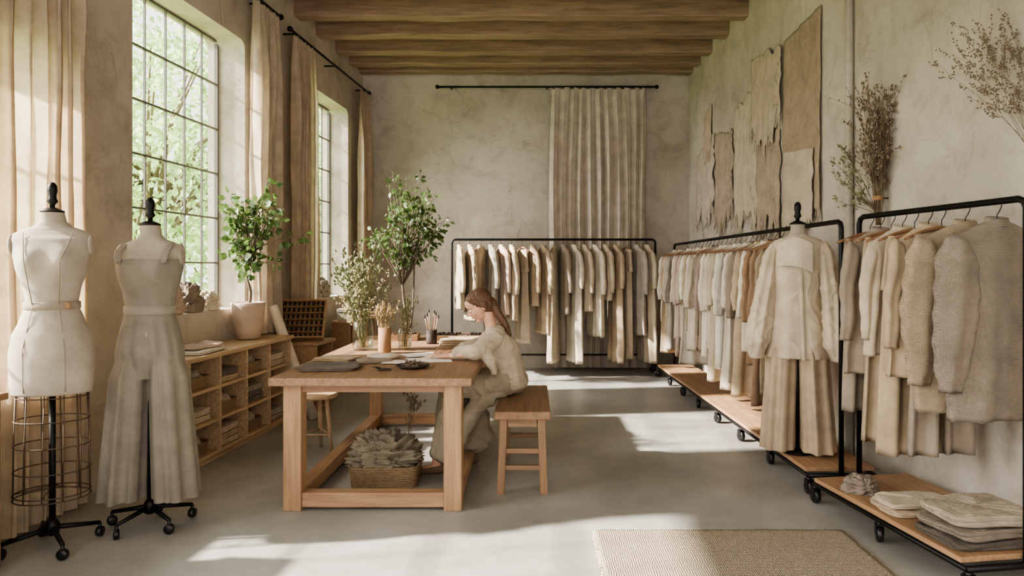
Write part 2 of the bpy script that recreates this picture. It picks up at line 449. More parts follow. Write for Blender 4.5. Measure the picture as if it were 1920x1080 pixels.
cn = ['oatmeal', 'sand', 'greige', 'taupe', 'pinkish beige', 'dark taupe']
def basket(w, d, h, sq=.5, base=.86):
    g = G(); rings = []; n = 48
    lv = 9
    for i in range(lv*3+1):
        t = i/(lv*3); k = base+(1-base)*t + .012*math.sin(2*pi*t*lv)
        rings.append([(w/2*k*math.copysign(abs(math.cos(2*pi*j/n))**sq, math.cos(2*pi*j/n)), d/2*k*math.copysign(abs(math.sin(2*pi*j/n))**sq, math.sin(2*pi*j/n)), h*t + .003*math.sin(j*pi/1.0)) for j in range(n)])
    top = rings[-1]
    rings.append([(p[0]*.94, p[1]*.93, h) for p in top]); rings.append([(p[0]*base*.97, p[1]*base*.96, .015) for p in top])
    g.loft(rings, True)
    return g
cw = (1.58)/4
for c in range(4):
    for rr_ in range(3):
        x = cw*(c+.5)+.006; z = .04 + (.68)*rr_/3 + .0225
        P = cabM @ Vector((x, .15, z))
        if (c + rr_) % 2 == 0:
            o = mk('wicker_basket', basket(.29, .24, .085), M_wicker, None, P, (0,0,ang_l), 'shallow brown wicker basket in a shelf cubby', 'basket', 'baskets in the shelf cubbies')
            P2 = cabM @ Vector((x, .15, z+.022))
            mk('fabric_bundle', crumple(.21, .17, .11, R.uniform(0,50)), fabric(COLS[cn[(c*3+rr_) % 6]]), None, P2, (0,0,ang_l), 'crumpled %s linen scrap bundle in a basket' % cn[(c*3+rr_) % 6], 'fabric', 'fabric in the shelf cubbies')
        else:
            zz = 0
            for q in range(R.choice((2,3))):
                h = R.uniform(.035,.05); k = cn[R.randint(0,5)]
                mk('folded_cloth', folded(.28, .24, h, 2, R.uniform(0,50)), fabric(COLS[k]), None, P + Vector((0,0,zz)), (0,0,ang_l+R.uniform(-.06,.06)), 'folded %s linen cloth in a shelf cubby' % k, 'fabric', 'fabric in the shelf cubbies')
                zz += h + .004
P = cabM @ Vector((.35, .14, .752))
mk('folded_cloth', folded(.40, .24, .025, 2, 3), fabric(COLS['ivory']), None, P, (0,0,ang_l+.1), 'folded ivory linen lying on the shelving unit', 'fabric')
mk('folded_cloth', folded(.3, .2, .022, 1, 9, wob=.02), fabric(COLS['pinkish beige']), None, cabM @ Vector((.36,.14,.782)), (0,0,ang_l-.2), 'rumpled pinkish beige cloth atop folded linen', 'fabric')
for k, (x, w, h, c) in enumerate(((.12,.22,.2,'greige'),(.40,.22,.24,'pinkish beige'),(.68,.2,.2,'taupe'),(.93,.18,.14,'cream'))):
    y = 4.5 + x + .12
    mk('fabric_bundle', crumple(.2, w*1.1, h, 11+k*7, amp=.55), fabric(COLS[c]), None, (XL(y)-.11, y, 1.002), (0,0,0), 'crumpled %s linen bundle on the window sill' % c, 'fabric', 'bundles on the window sill')

pr = root('potted_tree', (-2.36, 5.74, .752), 0, 'leafy green shrub in a pale clay pot on the shelving unit', 'plant')
g = G(); g.lathe([(.07,0),(.095,.01),(.112,.1),(.125,.2),(.132,.27),(.136,.30),(.126,.305),(.118,.29),(.115,.27)], 36)
mk('pot', g, M_terra, pr); mk('soil', G().lathe([(.114,.262),(.114,.272),(.03,.28)], 24), M_soil, pr)
gb, gl = G(), G(); canopy(gb, gl, (0,0,.265), (.03,0,.72), (.09,-.08,.92), (.40,.26,.42), 42, 12, .068, .75, .014, xmin=-.1)
mk('trunk', gb, M_bark, pr); mk('foliage', gl, M_leaf, pr)
pr = root('potted_tree', (-1.47, 8.0, 0), 0, 'tall green leafy tree in a clay pot by the back wall', 'plant')
g = G(); g.lathe([(.13,0),(.15,.01),(.18,.2),(.2,.38),(.205,.40),(.19,.405),(.18,.38),(.175,.36)], 36)
mk('pot', g, M_terra, pr); mk('soil', G().lathe([(.174,.352),(.174,.362),(.03,.37)], 24), M_soil, pr)
gb, gl = G(), G(); canopy(gb, gl, (0,0,.355), (-.02,0,1.6), (-.02,0,1.88), (.52,.42,.62), 66, 14, .070, .6, .020, xmin=-.55)
gb.tube([(.02,0,.355),(.08,.02,.9),(.1,0,1.5)], [.014,.011,.008], 6)
mk('trunk', gb, M_bark, pr); mk('foliage', gl, M_leaf, pr)

src = None
for i, (x, y, s) in enumerate(((-6.6,11.8,1.05),(-6.0,18.2,.98),(-12.0,17.0,1.2),(-7.6,25.2,1.15))):
    if src is None:
        r0 = root('garden_tree', (x, y, -.12), 0, 'sunlit green garden tree outside the window', 'tree', 'garden trees outside')
        gb, gl = G(), G()
        gb.tube([(0,0,0),(.05,.03,1.5),(0,0,3.2)], [.14,.11,.06], 8)
        for k in range(30):
            v = rv().normalized(); e = Vector((v.x*1.9, v.y*1.9, 3.1+v.z*2.2)); gb.tube([(0,0,R.uniform(1,3)), e*.5+Vector((0,0,1.4)), e], [.04,.025,.01], 4)
        for k in range(13000):
            v = rv(); q = 1 + .35*noise.noise(v*3)
            if noise.noise(v*4.1+Vector((3,1,2))) < -.25: continue
            p = Vector((v.x*2.3*q, v.y*2.3*q, 2.9+v.z*3.0*q))
            if p.z < .1: continue
            leaf(gl, p, rv(), R.uniform(.08,.15), .6)
        t0 = mk('trunk', gb, M_bark, r0); l0 = mk('foliage', gl, M_gleaf, r0)
        src = [r0, t0, l0]; cur = src
    else:
        cur = copy_tree(src)
    cur[0].location = (x, y, -.12); cur[0].scale = (s, s, s); cur[0].rotation_euler = (0, 0, i*1.3)

# ------------------------------------------------------------------ curtains
def curtain(p0, p1, zt, zb, pleats, amp, rgb, label, trans=.35, seed=0, name='curtain', flare=1.1):
    p0 = Vector((*p0, 0)); p1 = Vector((*p1, 0)); d = (p1-p0); Ln = d.length; d.normalize(); nrm = Vector((-d.y, d.x, 0))
    nx = pleats*12; nz = 34; vs = []; c = (p0+p1)/2
    for j in range(nz+1):
        t = j/nz; z = zt + (zb-zt)*t
        for i in range(nx+1):
            u = i/nx
            uu = u + .6/pleats*noise.noise(Vector((u*6+seed, t*1.2, 0)))
            a = amp*(.35+.65*min(1, t*5))*(1+.7*noise.noise(Vector((u*5, t*2, seed))))
            w = math.sin(2*pi*pleats*uu + .8*noise.noise(Vector((u*3, t*2.2, seed+4))))
            w = math.copysign(abs(w)**.8, w)
            f = 1 + (flare-1)*t
            s_ = (u-.5)*Ln*f + .02*math.sin(4*pi*pleats*uu)
            off = a*w + .3*amp*noise.noise(Vector((u*8, t*7, seed+8)))
            p = c + d*s_ + nrm*off
            vs.append((p.x, p.y, z + (.012*math.cos(2*pi*pleats*uu) if j == 0 else 0)))
    fs = [(j*(nx+1)+i, j*(nx+1)+i+1, (j+1)*(nx+1)+i+1, (j+1)*(nx+1)+i) for j in range(nz) for i in range(nx)]
    g = G(); g.add(vs, fs)
    return mk(name, g, fabric(rgb, 'linen', trans), label=label, cat='curtain')
def cx(y, n=-.13): return XL(y) - n
curtain((cx(3.32,-.1),3.32), (cx(3.93,-.1),3.93), 3.64, .02, 6, .04, (220,203,178), 'sunlit beige linen curtain hanging behind the dress form', .45, 1, flare=1.0)
curtain((cx(5.88),5.88), (cx(6.38),6.38), 3.64, .77, 5, .04, (222,208,188), 'beige linen curtain hanging beside the large window', .45, 2, flare=1.0)
curtain((cx(6.72),6.72), (cx(7.26),7.26), 3.6, .02, 6, .04, (222,204,182), 'tan linen curtain hanging beside the second window', .45, 3, flare=1.0)
curtain((cx(8.74),8.74), (cx(9.05),9.05), 3.6, .02, 4, .04, (222,204,182), 'tan linen curtain hanging near the room corner', .4, 4, flare=1.0)
curtain((.22, 9.10), (1.46, 9.10), 3.69, .03, 11, .042, (214,202,185), 'long greige linen curtain hanging on the back wall', .1, 5, flare=1.02)
def rod(p0, p1, brk, label):
    r = root('curtain_rod', p0, 0, label, 'curtain rod')
    q = Vector(p1)-Vector(p0); g = G(); g.tube([(0,0,0), q], .013, 10)
    mk('pole', g, M_steel, r)
    for e in (Vector((0,0,0)), q):
        mk('finial', G().ell(tuple(e), .028), M_steel, r)
    for t in (.06, .5, .94):
        e = q*t; g = G(); g.tube([e, e+Vector(brk)], .009, 8); mk('bracket', g, M_steel, r)
rod((cx(.9), .9, 3.66), (cx(6.42), 6.42, 3.66), (-.14,0,0), 'black iron curtain rod above the large windows')
rod((cx(6.62), 6.62, 3.62), (cx(9.08), 9.08, 3.62), (-.14,0,0), 'black iron curtain rod above the smaller window')
rod((-1.26, 9.10, 3.71), (1.62, 9.10, 3.71), (0,.13,0), 'black iron curtain rod on the back wall')

# ------------------------------------------------------------------ dress forms
def torso(g, zs, M=None, grow=0, n=48, bust=.035):
    rings = []
    out = []
    for a, b_ in zip(zs[:-1], zs[1:]):
        for i in range(5):
            t = i/5; t2 = t*t*(3-2*t)*.5 + t*.5
            out.append([a[k]+(b_[k]-a[k])*(t if k == 0 else t2) for k in range(4)])
    out.append(list(zs[-1]))
    for z, rx, ry, yo in out:
        ring = []
        for k in range(n):
            a = 2*pi*k/n; x = (rx+grow)*math.cos(a); y = (ry+grow)*math.sin(a)+yo
            if bust:
                for sx in (-.075, .075):
                    if math.sin(a) < 0:
                        y -= bust*math.exp(-((x-sx)**2)/.0028 - ((z-BZ)**2)/.0035)
            ring.append((x, y, z))
        rings.append(ring)
    g.loft(rings, True, M)
def base_tripod(r, H, legs=4, R0=.2):
    g = G(); g.tube([(0,0,.07), (0,0,H)], .014, 10); g.lathe([(.014,.06),(.03,.07),(.03,.12),(.016,.14)], 14)
    mk('pole', g, M_steel, r)
    for k in range(legs):
        a = 2*pi*k/legs + .5; c, s = math.cos(a), math.sin(a)
        mk('foot', G().tube([(0,0,.10), (c*R0*.5,s*R0*.5,.085), (c*R0,s*R0,.07)], [.014,.012,.010], 8), M_steel, r)
        g = G(); Mx = Matrix.Translation((c*R0, s*R0, .026)) @ Matrix.Rotation(a+.8, 4, 'Z') @ Matrix.Rotation(pi/2, 4, 'X')
        g.lathe([(.008,-.014),(.024,-.012),(.026,0),(.024,.012),(.008,.014)], 16, M=Mx); g.tube([(c*R0,s*R0,.07),(c*R0,s*R0,.035)], .008, 6)
        mk('caster', g, M_wheel, r)
def knob(r, z):
    mk('neck_cap', G().lathe([(.05,z-.008),(.05,z),(.03,z+.01),(.016,z+.016)], 24), M_steel, r)
    mk('finial', G().lathe([(.012,z+.01),(.012,z+.03),(.024,z+.045),(.018,z+.06),(.017,z+.075),(.022,z+.095),(.02,z+.12),(.01,z+.135),(.002,z+.138)], 20), M_steel, r)

BZ = 1.38
r = root('dress_form', (-2.31, 3.33, 0), .3, 'linen-covered dress form with wire cage skirt on a black caster stand', 'mannequin')
z1 = [(.745,.166,.112,.0),(.80,.174,.12,0),(.93,.178,.126,.0),(1.02,.164,.12,0),(1.10,.132,.100,0),(1.17,.106,.086,0),(1.24,.117,.092,0),(1.34,.148,.104,0),(1.42,.162,.094,0),(1.48,.174,.078,.0),(1.505,.166,.066,.01),(1.525,.13,.058,.012),(1.545,.08,.052,.012),(1.57,.055,.05,.01),(1.62,.048,.047,.0)]
g = G(); torso(g, z1)
for s in (-1, 1): g.ell((s*.164, 0, 1.455), (.014,.043,.050), 16, 10)
mk('torso', g, M_form, r)
gs = G()
for s in (-1, 1):
    gs.tube([(s*.053,-.083,1.16),(s*.072,-.137,1.38),(s*.09,-.087,1.45),(s*.1,-.058,1.51)], .0022, 5)
    gs.tube([(s*.052,-.084,1.17),(s*.085,-.112,.96),(s*.085,-.101,.76)], .002, 5)
mk('seam', gs, M_seam, r)
g = G()
rings = [[((.110+e)*math.cos(2*pi*k/40), (.090+e)*math.sin(2*pi*k/40), z) for k in range(40)] for z, e in ((1.148,.004),(1.151,.008),(1.181,.008),(1.184,.002))]
g.loft(rings, False); mk('waist_belt', g, fabric((150,138,121)), r)
g = G(); g.lathe([(.0,-.004),(.015,-.004),(.017,0),(.015,.004),(.0,.004)], 16, M=Matrix.Translation((.082,-.071,1.166)) @ Matrix.Rotation(pi/2, 4, 'X')); mk('buckle', g, M_kraft, r)
knob(r, 1.618)
g = G(); n = 28
def cr(z, rx, ry): return [(rx*math.cos(2*pi*k/n), ry*math.sin(2*pi*k/n), z) for k in range(n+1)]
for z, rx, ry in ((.73,.152,.102),(.62,.156,.115),(.50,.157,.125),(.38,.157,.13),(.27,.160,.135),(.25,.160,.135)):
    g.tube(cr(z, rx, ry), .0032, 5)
for k in range(12):
    a = 2*pi*k/12; g.tube([(.152*math.cos(a), .102*math.sin(a), .75), (.158*math.cos(a), .125*math.sin(a), .5), (.160*math.cos(a), .135*math.sin(a), .25)], .003, 5)
for k in range(4):
    a = pi/2*k; g.tube([(0,0,.3),(.160*math.cos(a), .135*math.sin(a), .27)], .003, 5)
mk('wire_cage', g, surf('brown_wire', lin((84,66,50)), .6, 10, .1, 40, .1, metal=.4), r)
base_tripod(r, .8, 4, .2)

def wide_trousers(wz, crotch, hem, rw, dw, rleg0, dleg0, rleg1, dleg1, seed=0, gap=.004, spread=.02):
    n = 96; g = G(); rings = []
    for i in range(20):
        t = i/19; z = wz + (crotch+.01-wz)*t; e = math.sin(t*pi/2)**.9
        k2 = 1 - .34*max(0, (t-.62)/.38)
        rx = (rw + (rleg0*2+gap-rw)*e)*(1 - .12*max(0, (t-.62)/.38)); ry = (dw + (dleg0-dw)*e)*k2
        rings.append([(rx*math.copysign(abs(math.cos(2*pi*k/n))**(1-.15*t), math.cos(2*pi*k/n)), ry*math.copysign(abs(math.sin(2*pi*k/n))**(1-.3*t), math.sin(2*pi*k/n))*(1+.07*min(1,t*3)*math.sin(14*2*pi*k/n)), z) for k in range(n)])
    g.loft(rings, True)
    for s in (-1, 1):
        rings = []
        for i in range(48):
            t = i/47; z = crotch+.20 + (hem-crotch-.20)*t
            sh = .74+.26*min(1, t/.22)
            rx = (rleg0+(rleg1-rleg0)*t)*sh; ry = (dleg0+(dleg1-dleg0)*t)*sh; cx_ = s*(rx + gap*.5 + spread*max(0, t-.3))
            ring = []
            for k in range(n):
                a = 2*pi*k/n
                w = math.sin(7*a + seed + s*1.3 + .4*noise.noise(Vector((t*1.2, s, seed))))
                w = math.copysign(abs(w)**.7, w)
                f = 1 + (.06+.07*t)*w*min(1, t*4) + .02*noise.noise(Vector((math.cos(a)*2, math.sin(a)*2, t*2+seed)))
                inner = math.cos(a)*s < 0
                crease = .016*math.exp(-((math.cos(a))**2)/.015)*min(1, t*5) if math.sin(a) < 0 else 0
                ring.append((cx_+rx*math.cos(a)*(min(f, 1.0) if inner else f), ry*math.sin(a)*f - crease, z))
            rings.append(ring)
        g.loft(rings, True)
    return fuse(g, .0052, 1, 'trousers')

BZ = 1.335
r = root('dress_form', (-2.0, 3.62, 0), .12, 'dress form wearing a grey linen camisole and wide-leg trousers', 'mannequin')
z2 = [(.90,.12,.09,0),(1.0,.13,.095,0),(1.06,.122,.090,0),(1.13,.106,.083,0),(1.2,.117,.092,0),(1.29,.143,.102,0),(1.36,.156,.096,0),(1.41,.164,.082,0),(1.445,.168,.068,.006),(1.463,.156,.06,.01),(1.478,.115,.055,.012),(1.495,.068,.05,.012),(1.52,.051,.048,.01),(1.575,.046,.046,0)]
g = G(); torso(g, z2)
for s in (-1, 1): g.ell((s*.156, 0, 1.40), (.014,.040,.048), 16, 10)
mk('torso', g, M_form, r)
knob(r, 1.573); base_tripod(r, .9, 5, .2)
M_gl = fabric((138,129,116))
g = G()
def camis(z_lo, z_hi):
    rings = []; n = 72; pts = []
    for a, b_ in zip(z2[:-1], z2[1:]):
        for i in range(5):
            t = i/5; t2 = t*t*(3-2*t)*.5+t*.5
            pts.append([a[k]+(b_[k]-a[k])*(t if k == 0 else t2) for k in range(4)])
    pts = [p for p in pts if z_lo <= p[0] <= z_hi]
    for z, rx, ry, yo in pts:
        ring = []; lo = max(0, (1.25-z)/.15)
        for k in range(n):
            a = 2*pi*k/n; gr = .007 + .006*lo*abs(math.sin(9*a+z*12))
            x = (rx+gr)*math.cos(a); y = (ry+gr)*math.sin(a)+yo
            if math.sin(a) < 0:
                for sx in (-.075,.075): y -= .036*math.exp(-((x-sx)**2)/.0042 - ((z-BZ)**2)/.0045)
            ring.append((x, y, z))
        rings.append(ring)
    top = rings[-1]; rings.append([(p[0]*1.02, p[1]*1.02, p[2]+.006) for p in top]); rings.append([(p[0]*.96, p[1]*.95, p[2]-.002) for p in top])
    return rings
g.loft(camis(1.10, 1.385), False)
for s in (-1, 1):
    pts = [(s*.108,-.108,1.37),(s*.112,-.100,1.395),(s*.114,-.078,1.435),(s*.112,-.03,1.468),(s*.108,.03,1.470),(s*.105,.078,1.42),(s*.1,.104,1.36)]
    g.loft([[(p[0]+.014*math.cos(2*pi*k/10), p[1]+.005*math.sin(2*pi*k/10)*1.5, p[2]+.005*math.sin(2*pi*k/10)) for k in range(10)] for p in pts], True)
mk('camisole', g, M_gl, r)
mk('trousers', wide_trousers(1.125, .76, .15, .112, .090, .086, .108, .112, .128, 2), M_gl, r)
g = G(); n = 40; g.loft([[((.117+e)*math.cos(2*pi*k/n), (.092+e)*math.sin(2*pi*k/n), z) for k in range(n)] for z, e in ((1.105,.004),(1.11,.008),(1.145,.008),(1.15,.002))], False)
mk('waistband', g, fabric((152,143,129)), r)

JX, JY, JZ = 1.70, 4.46, .156
r = root('dress_form', (JX, JY, JZ), -.4, 'dress form wearing a beige flared-sleeve jacket and wide trousers', 'mannequin')
off = -.13
z3 = [(z+off+.03, a*.9, b_*.85, c) for z, a, b_, c in z2]
BZ = BZ+off+.03
g = G(); torso(g, z3, bust=.015); mk('torso', g, M_form, r); knob(r, 1.573+off+.03)
g = G(); g.lathe([(.085,0),(.085,.008),(.02,.014),(.014,.03)], 24); g.tube([(0,0,.02),(0,0,.8)], .013, 10); mk('stand', g, M_steel, r)
M_j = fabric((198,182,158))
mk('trousers', wide_trousers(.98, .60, .02, .12, .095, .088, .104, .104, .112, 5), fabric((180,160,135)), r)
def R2(z, rx, ry, n=64, fold=0, ph=0): return [(rx*math.copysign(abs(math.cos(2*pi*k/n))**.85, math.cos(2*pi*k/n)), ry*math.sin(2*pi*k/n)*(1+fold*math.sin(7*2*pi*k/n+ph)), z) for k in range(n)]
prof = [(1.40,.050,.050),(1.385,.075,.060),(1.37,.12,.070),(1.345,.158,.080),(1.28,.160,.098),(1.2,.152,.112),(1.05,.146,.110),(.9,.160,.114),(.75,.180,.120),(.64,.194,.127),(.60,.200,.130)]
g = G(); rings = []
for i in range(len(prof)-1):
    for q in range(4):
        t = q/4; a, b_ = prof[i], prof[i+1]; z = a[0]+(b_[0]-a[0])*t
        rings.append(R2(z, a[1]+(b_[1]-a[1])*t, a[2]+(b_[2]-a[2])*t, fold=.16*max(0, 1.2-z), ph=1+z))
rings.append([(p[0]*.97, p[1]*.96, p[2]+.005) for p in rings[-1]])
g.loft(rings, True); mk('jacket', fuse(g, .006, 1, 'jacket', .006, (10,10,7), None, .3), M_j, r)
for s in (-1, 1):
    g = G(); rings = []
    for i in range(40):
        t = i/39; z = 1.35 - .73*t; cxx = s*(.150 + .125*t - .03*t*t); rr0 = .050 + .048*t**1.2 + .010*math.sin(pi*t)
        if t > .88: rr0 *= 1-(t-.88)*4.0
        if t < .1: rr0 *= .55+4.5*t
        rings.append([(cxx+rr0*.85*math.cos(2*pi*k/40)*(1+.08*math.sin(5*2*pi*k/40+t*4)), -.01-.05*t+rr0*1.0*math.sin(2*pi*k/40)*(1+.10*math.sin(6*2*pi*k/40+t*3)), z+.012*math.cos(2*pi*k/40)) for k in range(40)])
    g.loft(rings, True); mk('sleeve', fuse(g, .006, 1, 'sleeve', .008, (9,9,9), None, .3), M_j, r)
    g = G(); z = 1.35-.73; cxx = s*(.150+.125-.03)
    g.loft([[(cxx+e*.85*math.cos(2*pi*k/30), -.06+e*math.sin(2*pi*k/30), zz) for k in range(30)] for zz, e in ((z+.035,.050),(z+.03,.056),(z-.012,.056),(z-.016,.048))], False); mk('cuff', g, M_j, r)
g = G(); vs = []; nx, nz = 24, 18
for j in range(nz+1):
    for i in range(nx+1):
        u = i/nx*2-1; t = j/nz
        x = -.01 + .105*u; z = 1.385-.05*abs(u)**1.5*(1-t*.6)-.19*t - .02*t*u
        ry = .062+.056*min(1, max(0,(1.40-z)/.14))**.7
        y = -ry*math.sqrt(max(.15, 1-(x/.17)**2)) - .010 - .006*t - .003*math.sin(u*6)*t
        vs.append((x, y, z))
g.add(vs, [(j*(nx+1)+i, j*(nx+1)+i+1, (j+1)*(nx+1)+i+1, (j+1)*(nx+1)+i) for j in range(nz) for i in range(nx)])
o = mk('collar_flap', g, fabric((205,190,167)), r); sd = o.modifiers.new('s', 'SOLIDIFY'); sd.thickness = .007
g = G(); vs = []; nz = 30
for j in range(nz+1):
    t = j/nz; z = 1.19-.58*t; ry = .112+.018*t
    for x, e in ((.01,-.002),(.03,.006),(.034,-.004)): vs.append((x+.02*t, -ry*math.sqrt(1-(x/.2)**2)-e, z))
g.add(vs, [(j*3+i, j*3+i+1, (j+1)*3+i+1, (j+1)*3+i) for j in range(nz) for i in range(2)])
mk('front_edge', g, M_j, r)

# ------------------------------------------------------------------ racks
def make_rack(p0, p1, H, hw, ncast, label, board=True, low=None):
    p0 = Vector(p0); p1 = Vector(p1); d = p1-p0; L_ = d.length; rz = math.atan2(d.y, d.x)
    r = root('clothes_rack', p0, rz, label, 'clothes rack')
    g = G(); rt = .015; c = .04; zb = .125
    pts = [(0,0,zb),(0,0,H-c),(c*.3,0,H-c*.3),(c,0,H),(L_-c,0,H),(L_-c*.3,0,H-c*.3),(L_,0,H-c),(L_,0,zb)]
    g.tube(pts, rt, 12); mk('rail_frame', g, M_steel, r)
    g = G()
    for x in (0, L_): g.tube([(x,-hw,zb-.015),(x,hw,zb-.015)], .015, 10)
    if low is None:
        for y in (-hw, hw): g.tube([(0,y,zb-.015),(L_,y,zb-.015)], .012, 10)
    else:
        g.tube([(0,hw,zb-.015),(0,hw,low),(L_,hw,low),(L_,hw,zb-.015)], .012, 10)
    mk('base_frame', g, M_steel, r)
    if board: mk('shelf_board', G().box((.02,-hw-.01,.128),(L_-.02,hw+.01,.152)), M_oak['x'], r, bevel=.003)
    first = None
    for k in range(ncast):
        x = L_*k/(ncast-1)
        for y in (-hw*.97, hw*.97):
            if first is None:
                g = G(); g.lathe([(.01,-.016),(.036,-.014),(.04,-.006),(.04,.006),(.036,.014),(.01,.016)], 20, M=Matrix.Translation((0,0,.041)) @ Matrix.Rotation(pi/2,4,'X'))
                g.tube([(0,.0,.10),(0,.0,.082)], .014, 10); g.box((-.02,-.02,.04),(.02,-.017,.088)); g.box((-.02,.017,.04),(.02,.02,.088)); g.box((-.02,-.02,.085),(.02,.02,.09))
                first = mk('caster', g, M_wheel, r, (x,y,0)); 
            else:
                c2 = first.copy(); COL.objects.link(c2); c2.parent = r; c2.location = (x,y,0); c2.rotation_euler = (0,0,R.uniform(-.5,.5))
    return p0, d.normalized(), L_, rz
RK1 = make_rack((1.88,4.0,0), (2.05,2.88,0), 1.635, .28, 3, 'black steel clothes rack with wooden base shelf holding sweaters')
RK2 = make_rack((1.73,8.5,0), (1.83,4.12,0), 1.62, .2, 8, 'long black steel clothes rack with wooden base on casters')
RK3 = make_rack((-1.02,8.70,0), (1.53,8.70,0), 1.69, .2, 2, 'black steel clothes rack standing along the back wall', False, .22)

gh = G(); pts = []
for k in range(13):
    u = k/12*2-1; pts.append((u*.2, 0, -.098 - .055*abs(u)**1.5))
gh.tube(pts, [.007+.004*(1-abs(k/12*2-1)) for k in range(13)], 8)
gk = G(); gk.tube([(.0,0,-.098),(0,0,-.06),(.012,0,-.045),(.024,0,-.022),(.022,0,-.002),(.008,0,.010),(-.008,0,.008),(-.018,0,-.004)], .0022, 6)
mesh_h = gh.mesh('clothes_hanger'); mesh_k = gk.mesh('hook')
M_hang = wood('hanger_wood', lin((136,100,72)), 'x')
def hang_hanger(P, rz, grp):
    h = mk('clothes_hanger', mesh_h, M_hang, None, P, (0,0,rz), 'curved brown wooden clothes hanger on the rail', 'hanger', grp)
    mk('hook', mesh_k, M_steel, h)
def top_g(L, sw, hw, th, fold, seed):
    g = G(); n = 56; rings = []; nz = 38
    ph = seed*1.7; kf = R.choice((5,6,7,8))
    for i in range(nz+1):
        t = i/nz; d = L*t**1.15; z = -.088-d
        if d < .07:
            q = (d/.07); w = .05+(sw-.05)*q**.85; tt = .03+.012*q
        else:
            q = (d-.07)/(L-.07); w = sw*(1-.06*math.sin(min(1,q*2.2)*pi))+(hw-sw)*q; tt = .042+(th-.042)*min(1, q*3)
        ring = []
        for k in range(n):
            a = 2*pi*k/n; ca, sa = math.cos(a), math.sin(a)
            x = w*math.copysign(abs(ca)**.8, ca); y = tt*math.copysign(abs(sa)**.9, sa)
            a2 = fold*min(1, max(0, t-.05)*2.2)
            sw_ = math.sin(kf*x/w*1.9+ph+.9*t+1.2*noise.noise(Vector((x*5, t*2.5, seed))))
            y += a2*math.copysign(abs(sw_)**.7, sw_)*(1 if sa > 0 else .9)
            x += a2*.7*noise.noise(Vector((ca*2, t*4, seed)))
            y += .45*a2*noise.noise(Vector((x*14, t*9, seed+3)))
            ring.append((x, y, z + (.010*noise.noise(Vector((ca*2, sa, seed))) if i == nz else 0)))
        rings.append(ring)
    last = rings[-1]; rings.append([(p[0]*.985, p[1]*.8, p[2]+.006) for p in last])
    g.loft(rings, False); return g
def sleeve_g(s, sw, ln, r0, r1, seed, bell=0):
    g = G(); rings = []; n = 28
    fy = -.014 - .014*noise.noise(Vector((seed, 3, 1)))
    for i in range(30):
        t = i/29; z = -.165-ln*t
        cxx = s*(sw-.022+.085*t-.04*t*t+.018*noise.noise(Vector((t*3, seed, s))))
        rr_ = r0+(r1-r0)*t + bell*math.sin(pi*t)
        if t < .12: rr_ *= .6+3.3*t
        if t > .93: rr_ *= .88
        cy = fy*min(1, t*3) + .014*noise.noise(Vector((t*2, seed, 9)))
        rings.append([(cxx+rr_*math.cos(2*pi*k/n)*.86*(1+.07*math.sin(z*55+seed+k*.5)), cy+rr_*.62*math.sin(2*pi*k/n)*(1+.14*math.sin(5*2*pi*k/n+seed+t*2)), z+s*.02*math.cos(2*pi*k/n)*(1-t)) for k in range(n)])
    rings.append([((p[0]-cxx)*.85+cxx, p[1]*.85, p[2]+.012) for p in rings[-1]])
    g.loft(rings, True); return g
def collar_g(rx=.052, ry=.032):
    g = G(); n = 24
    g.loft([[(rx*k_*math.cos(2*pi*k/n), ry*k_*math.sin(2*pi*k/n), z+.008*math.sin(2*pi*k/n)) for k in range(n)] for z, k_ in ((-.105,1.25),(-.085,1.1),(-.07,1.0),(-.072,.9),(-.10,.95))], False)
    return g
def pants_g(ln, wl, th, seed):
    g = G(); n = 48; rings = []
    for i in range(10):
        t = i/9; z = -.135-.27*t; w = .155+(.01+wl*.55)*t*.5; tt = .03+.02*t
        rings.append([(w*math.cos(2*pi*k/n), tt*math.sin(2*pi*k/n)*(1+.2*t*math.sin(10*2*pi*k/n)), z) for k in range(n)])
    g.loft(rings, True)
    for s in (-1, 1):
        rings = []
        for i in range(22):
            t = i/21; z = -.36-(ln-.22)*t; w = wl*(.80+.2*t); cxx = s*(w*.98+.002)
            rings.append([(cxx+w*math.cos(2*pi*k/n), (th*(.8+.3*t))*math.sin(2*pi*k/n)+(.012+.014*t)*math.sin(5*math.cos(2*pi*k/n)+seed+t), z) for k in range(n)])
        rings.append([((p[0]-cxx)*.97+cxx, p[1]*.8, p[2]+.006) for p in rings[-1]])
        g.loft(rings, True)
    return g
cid = [0]
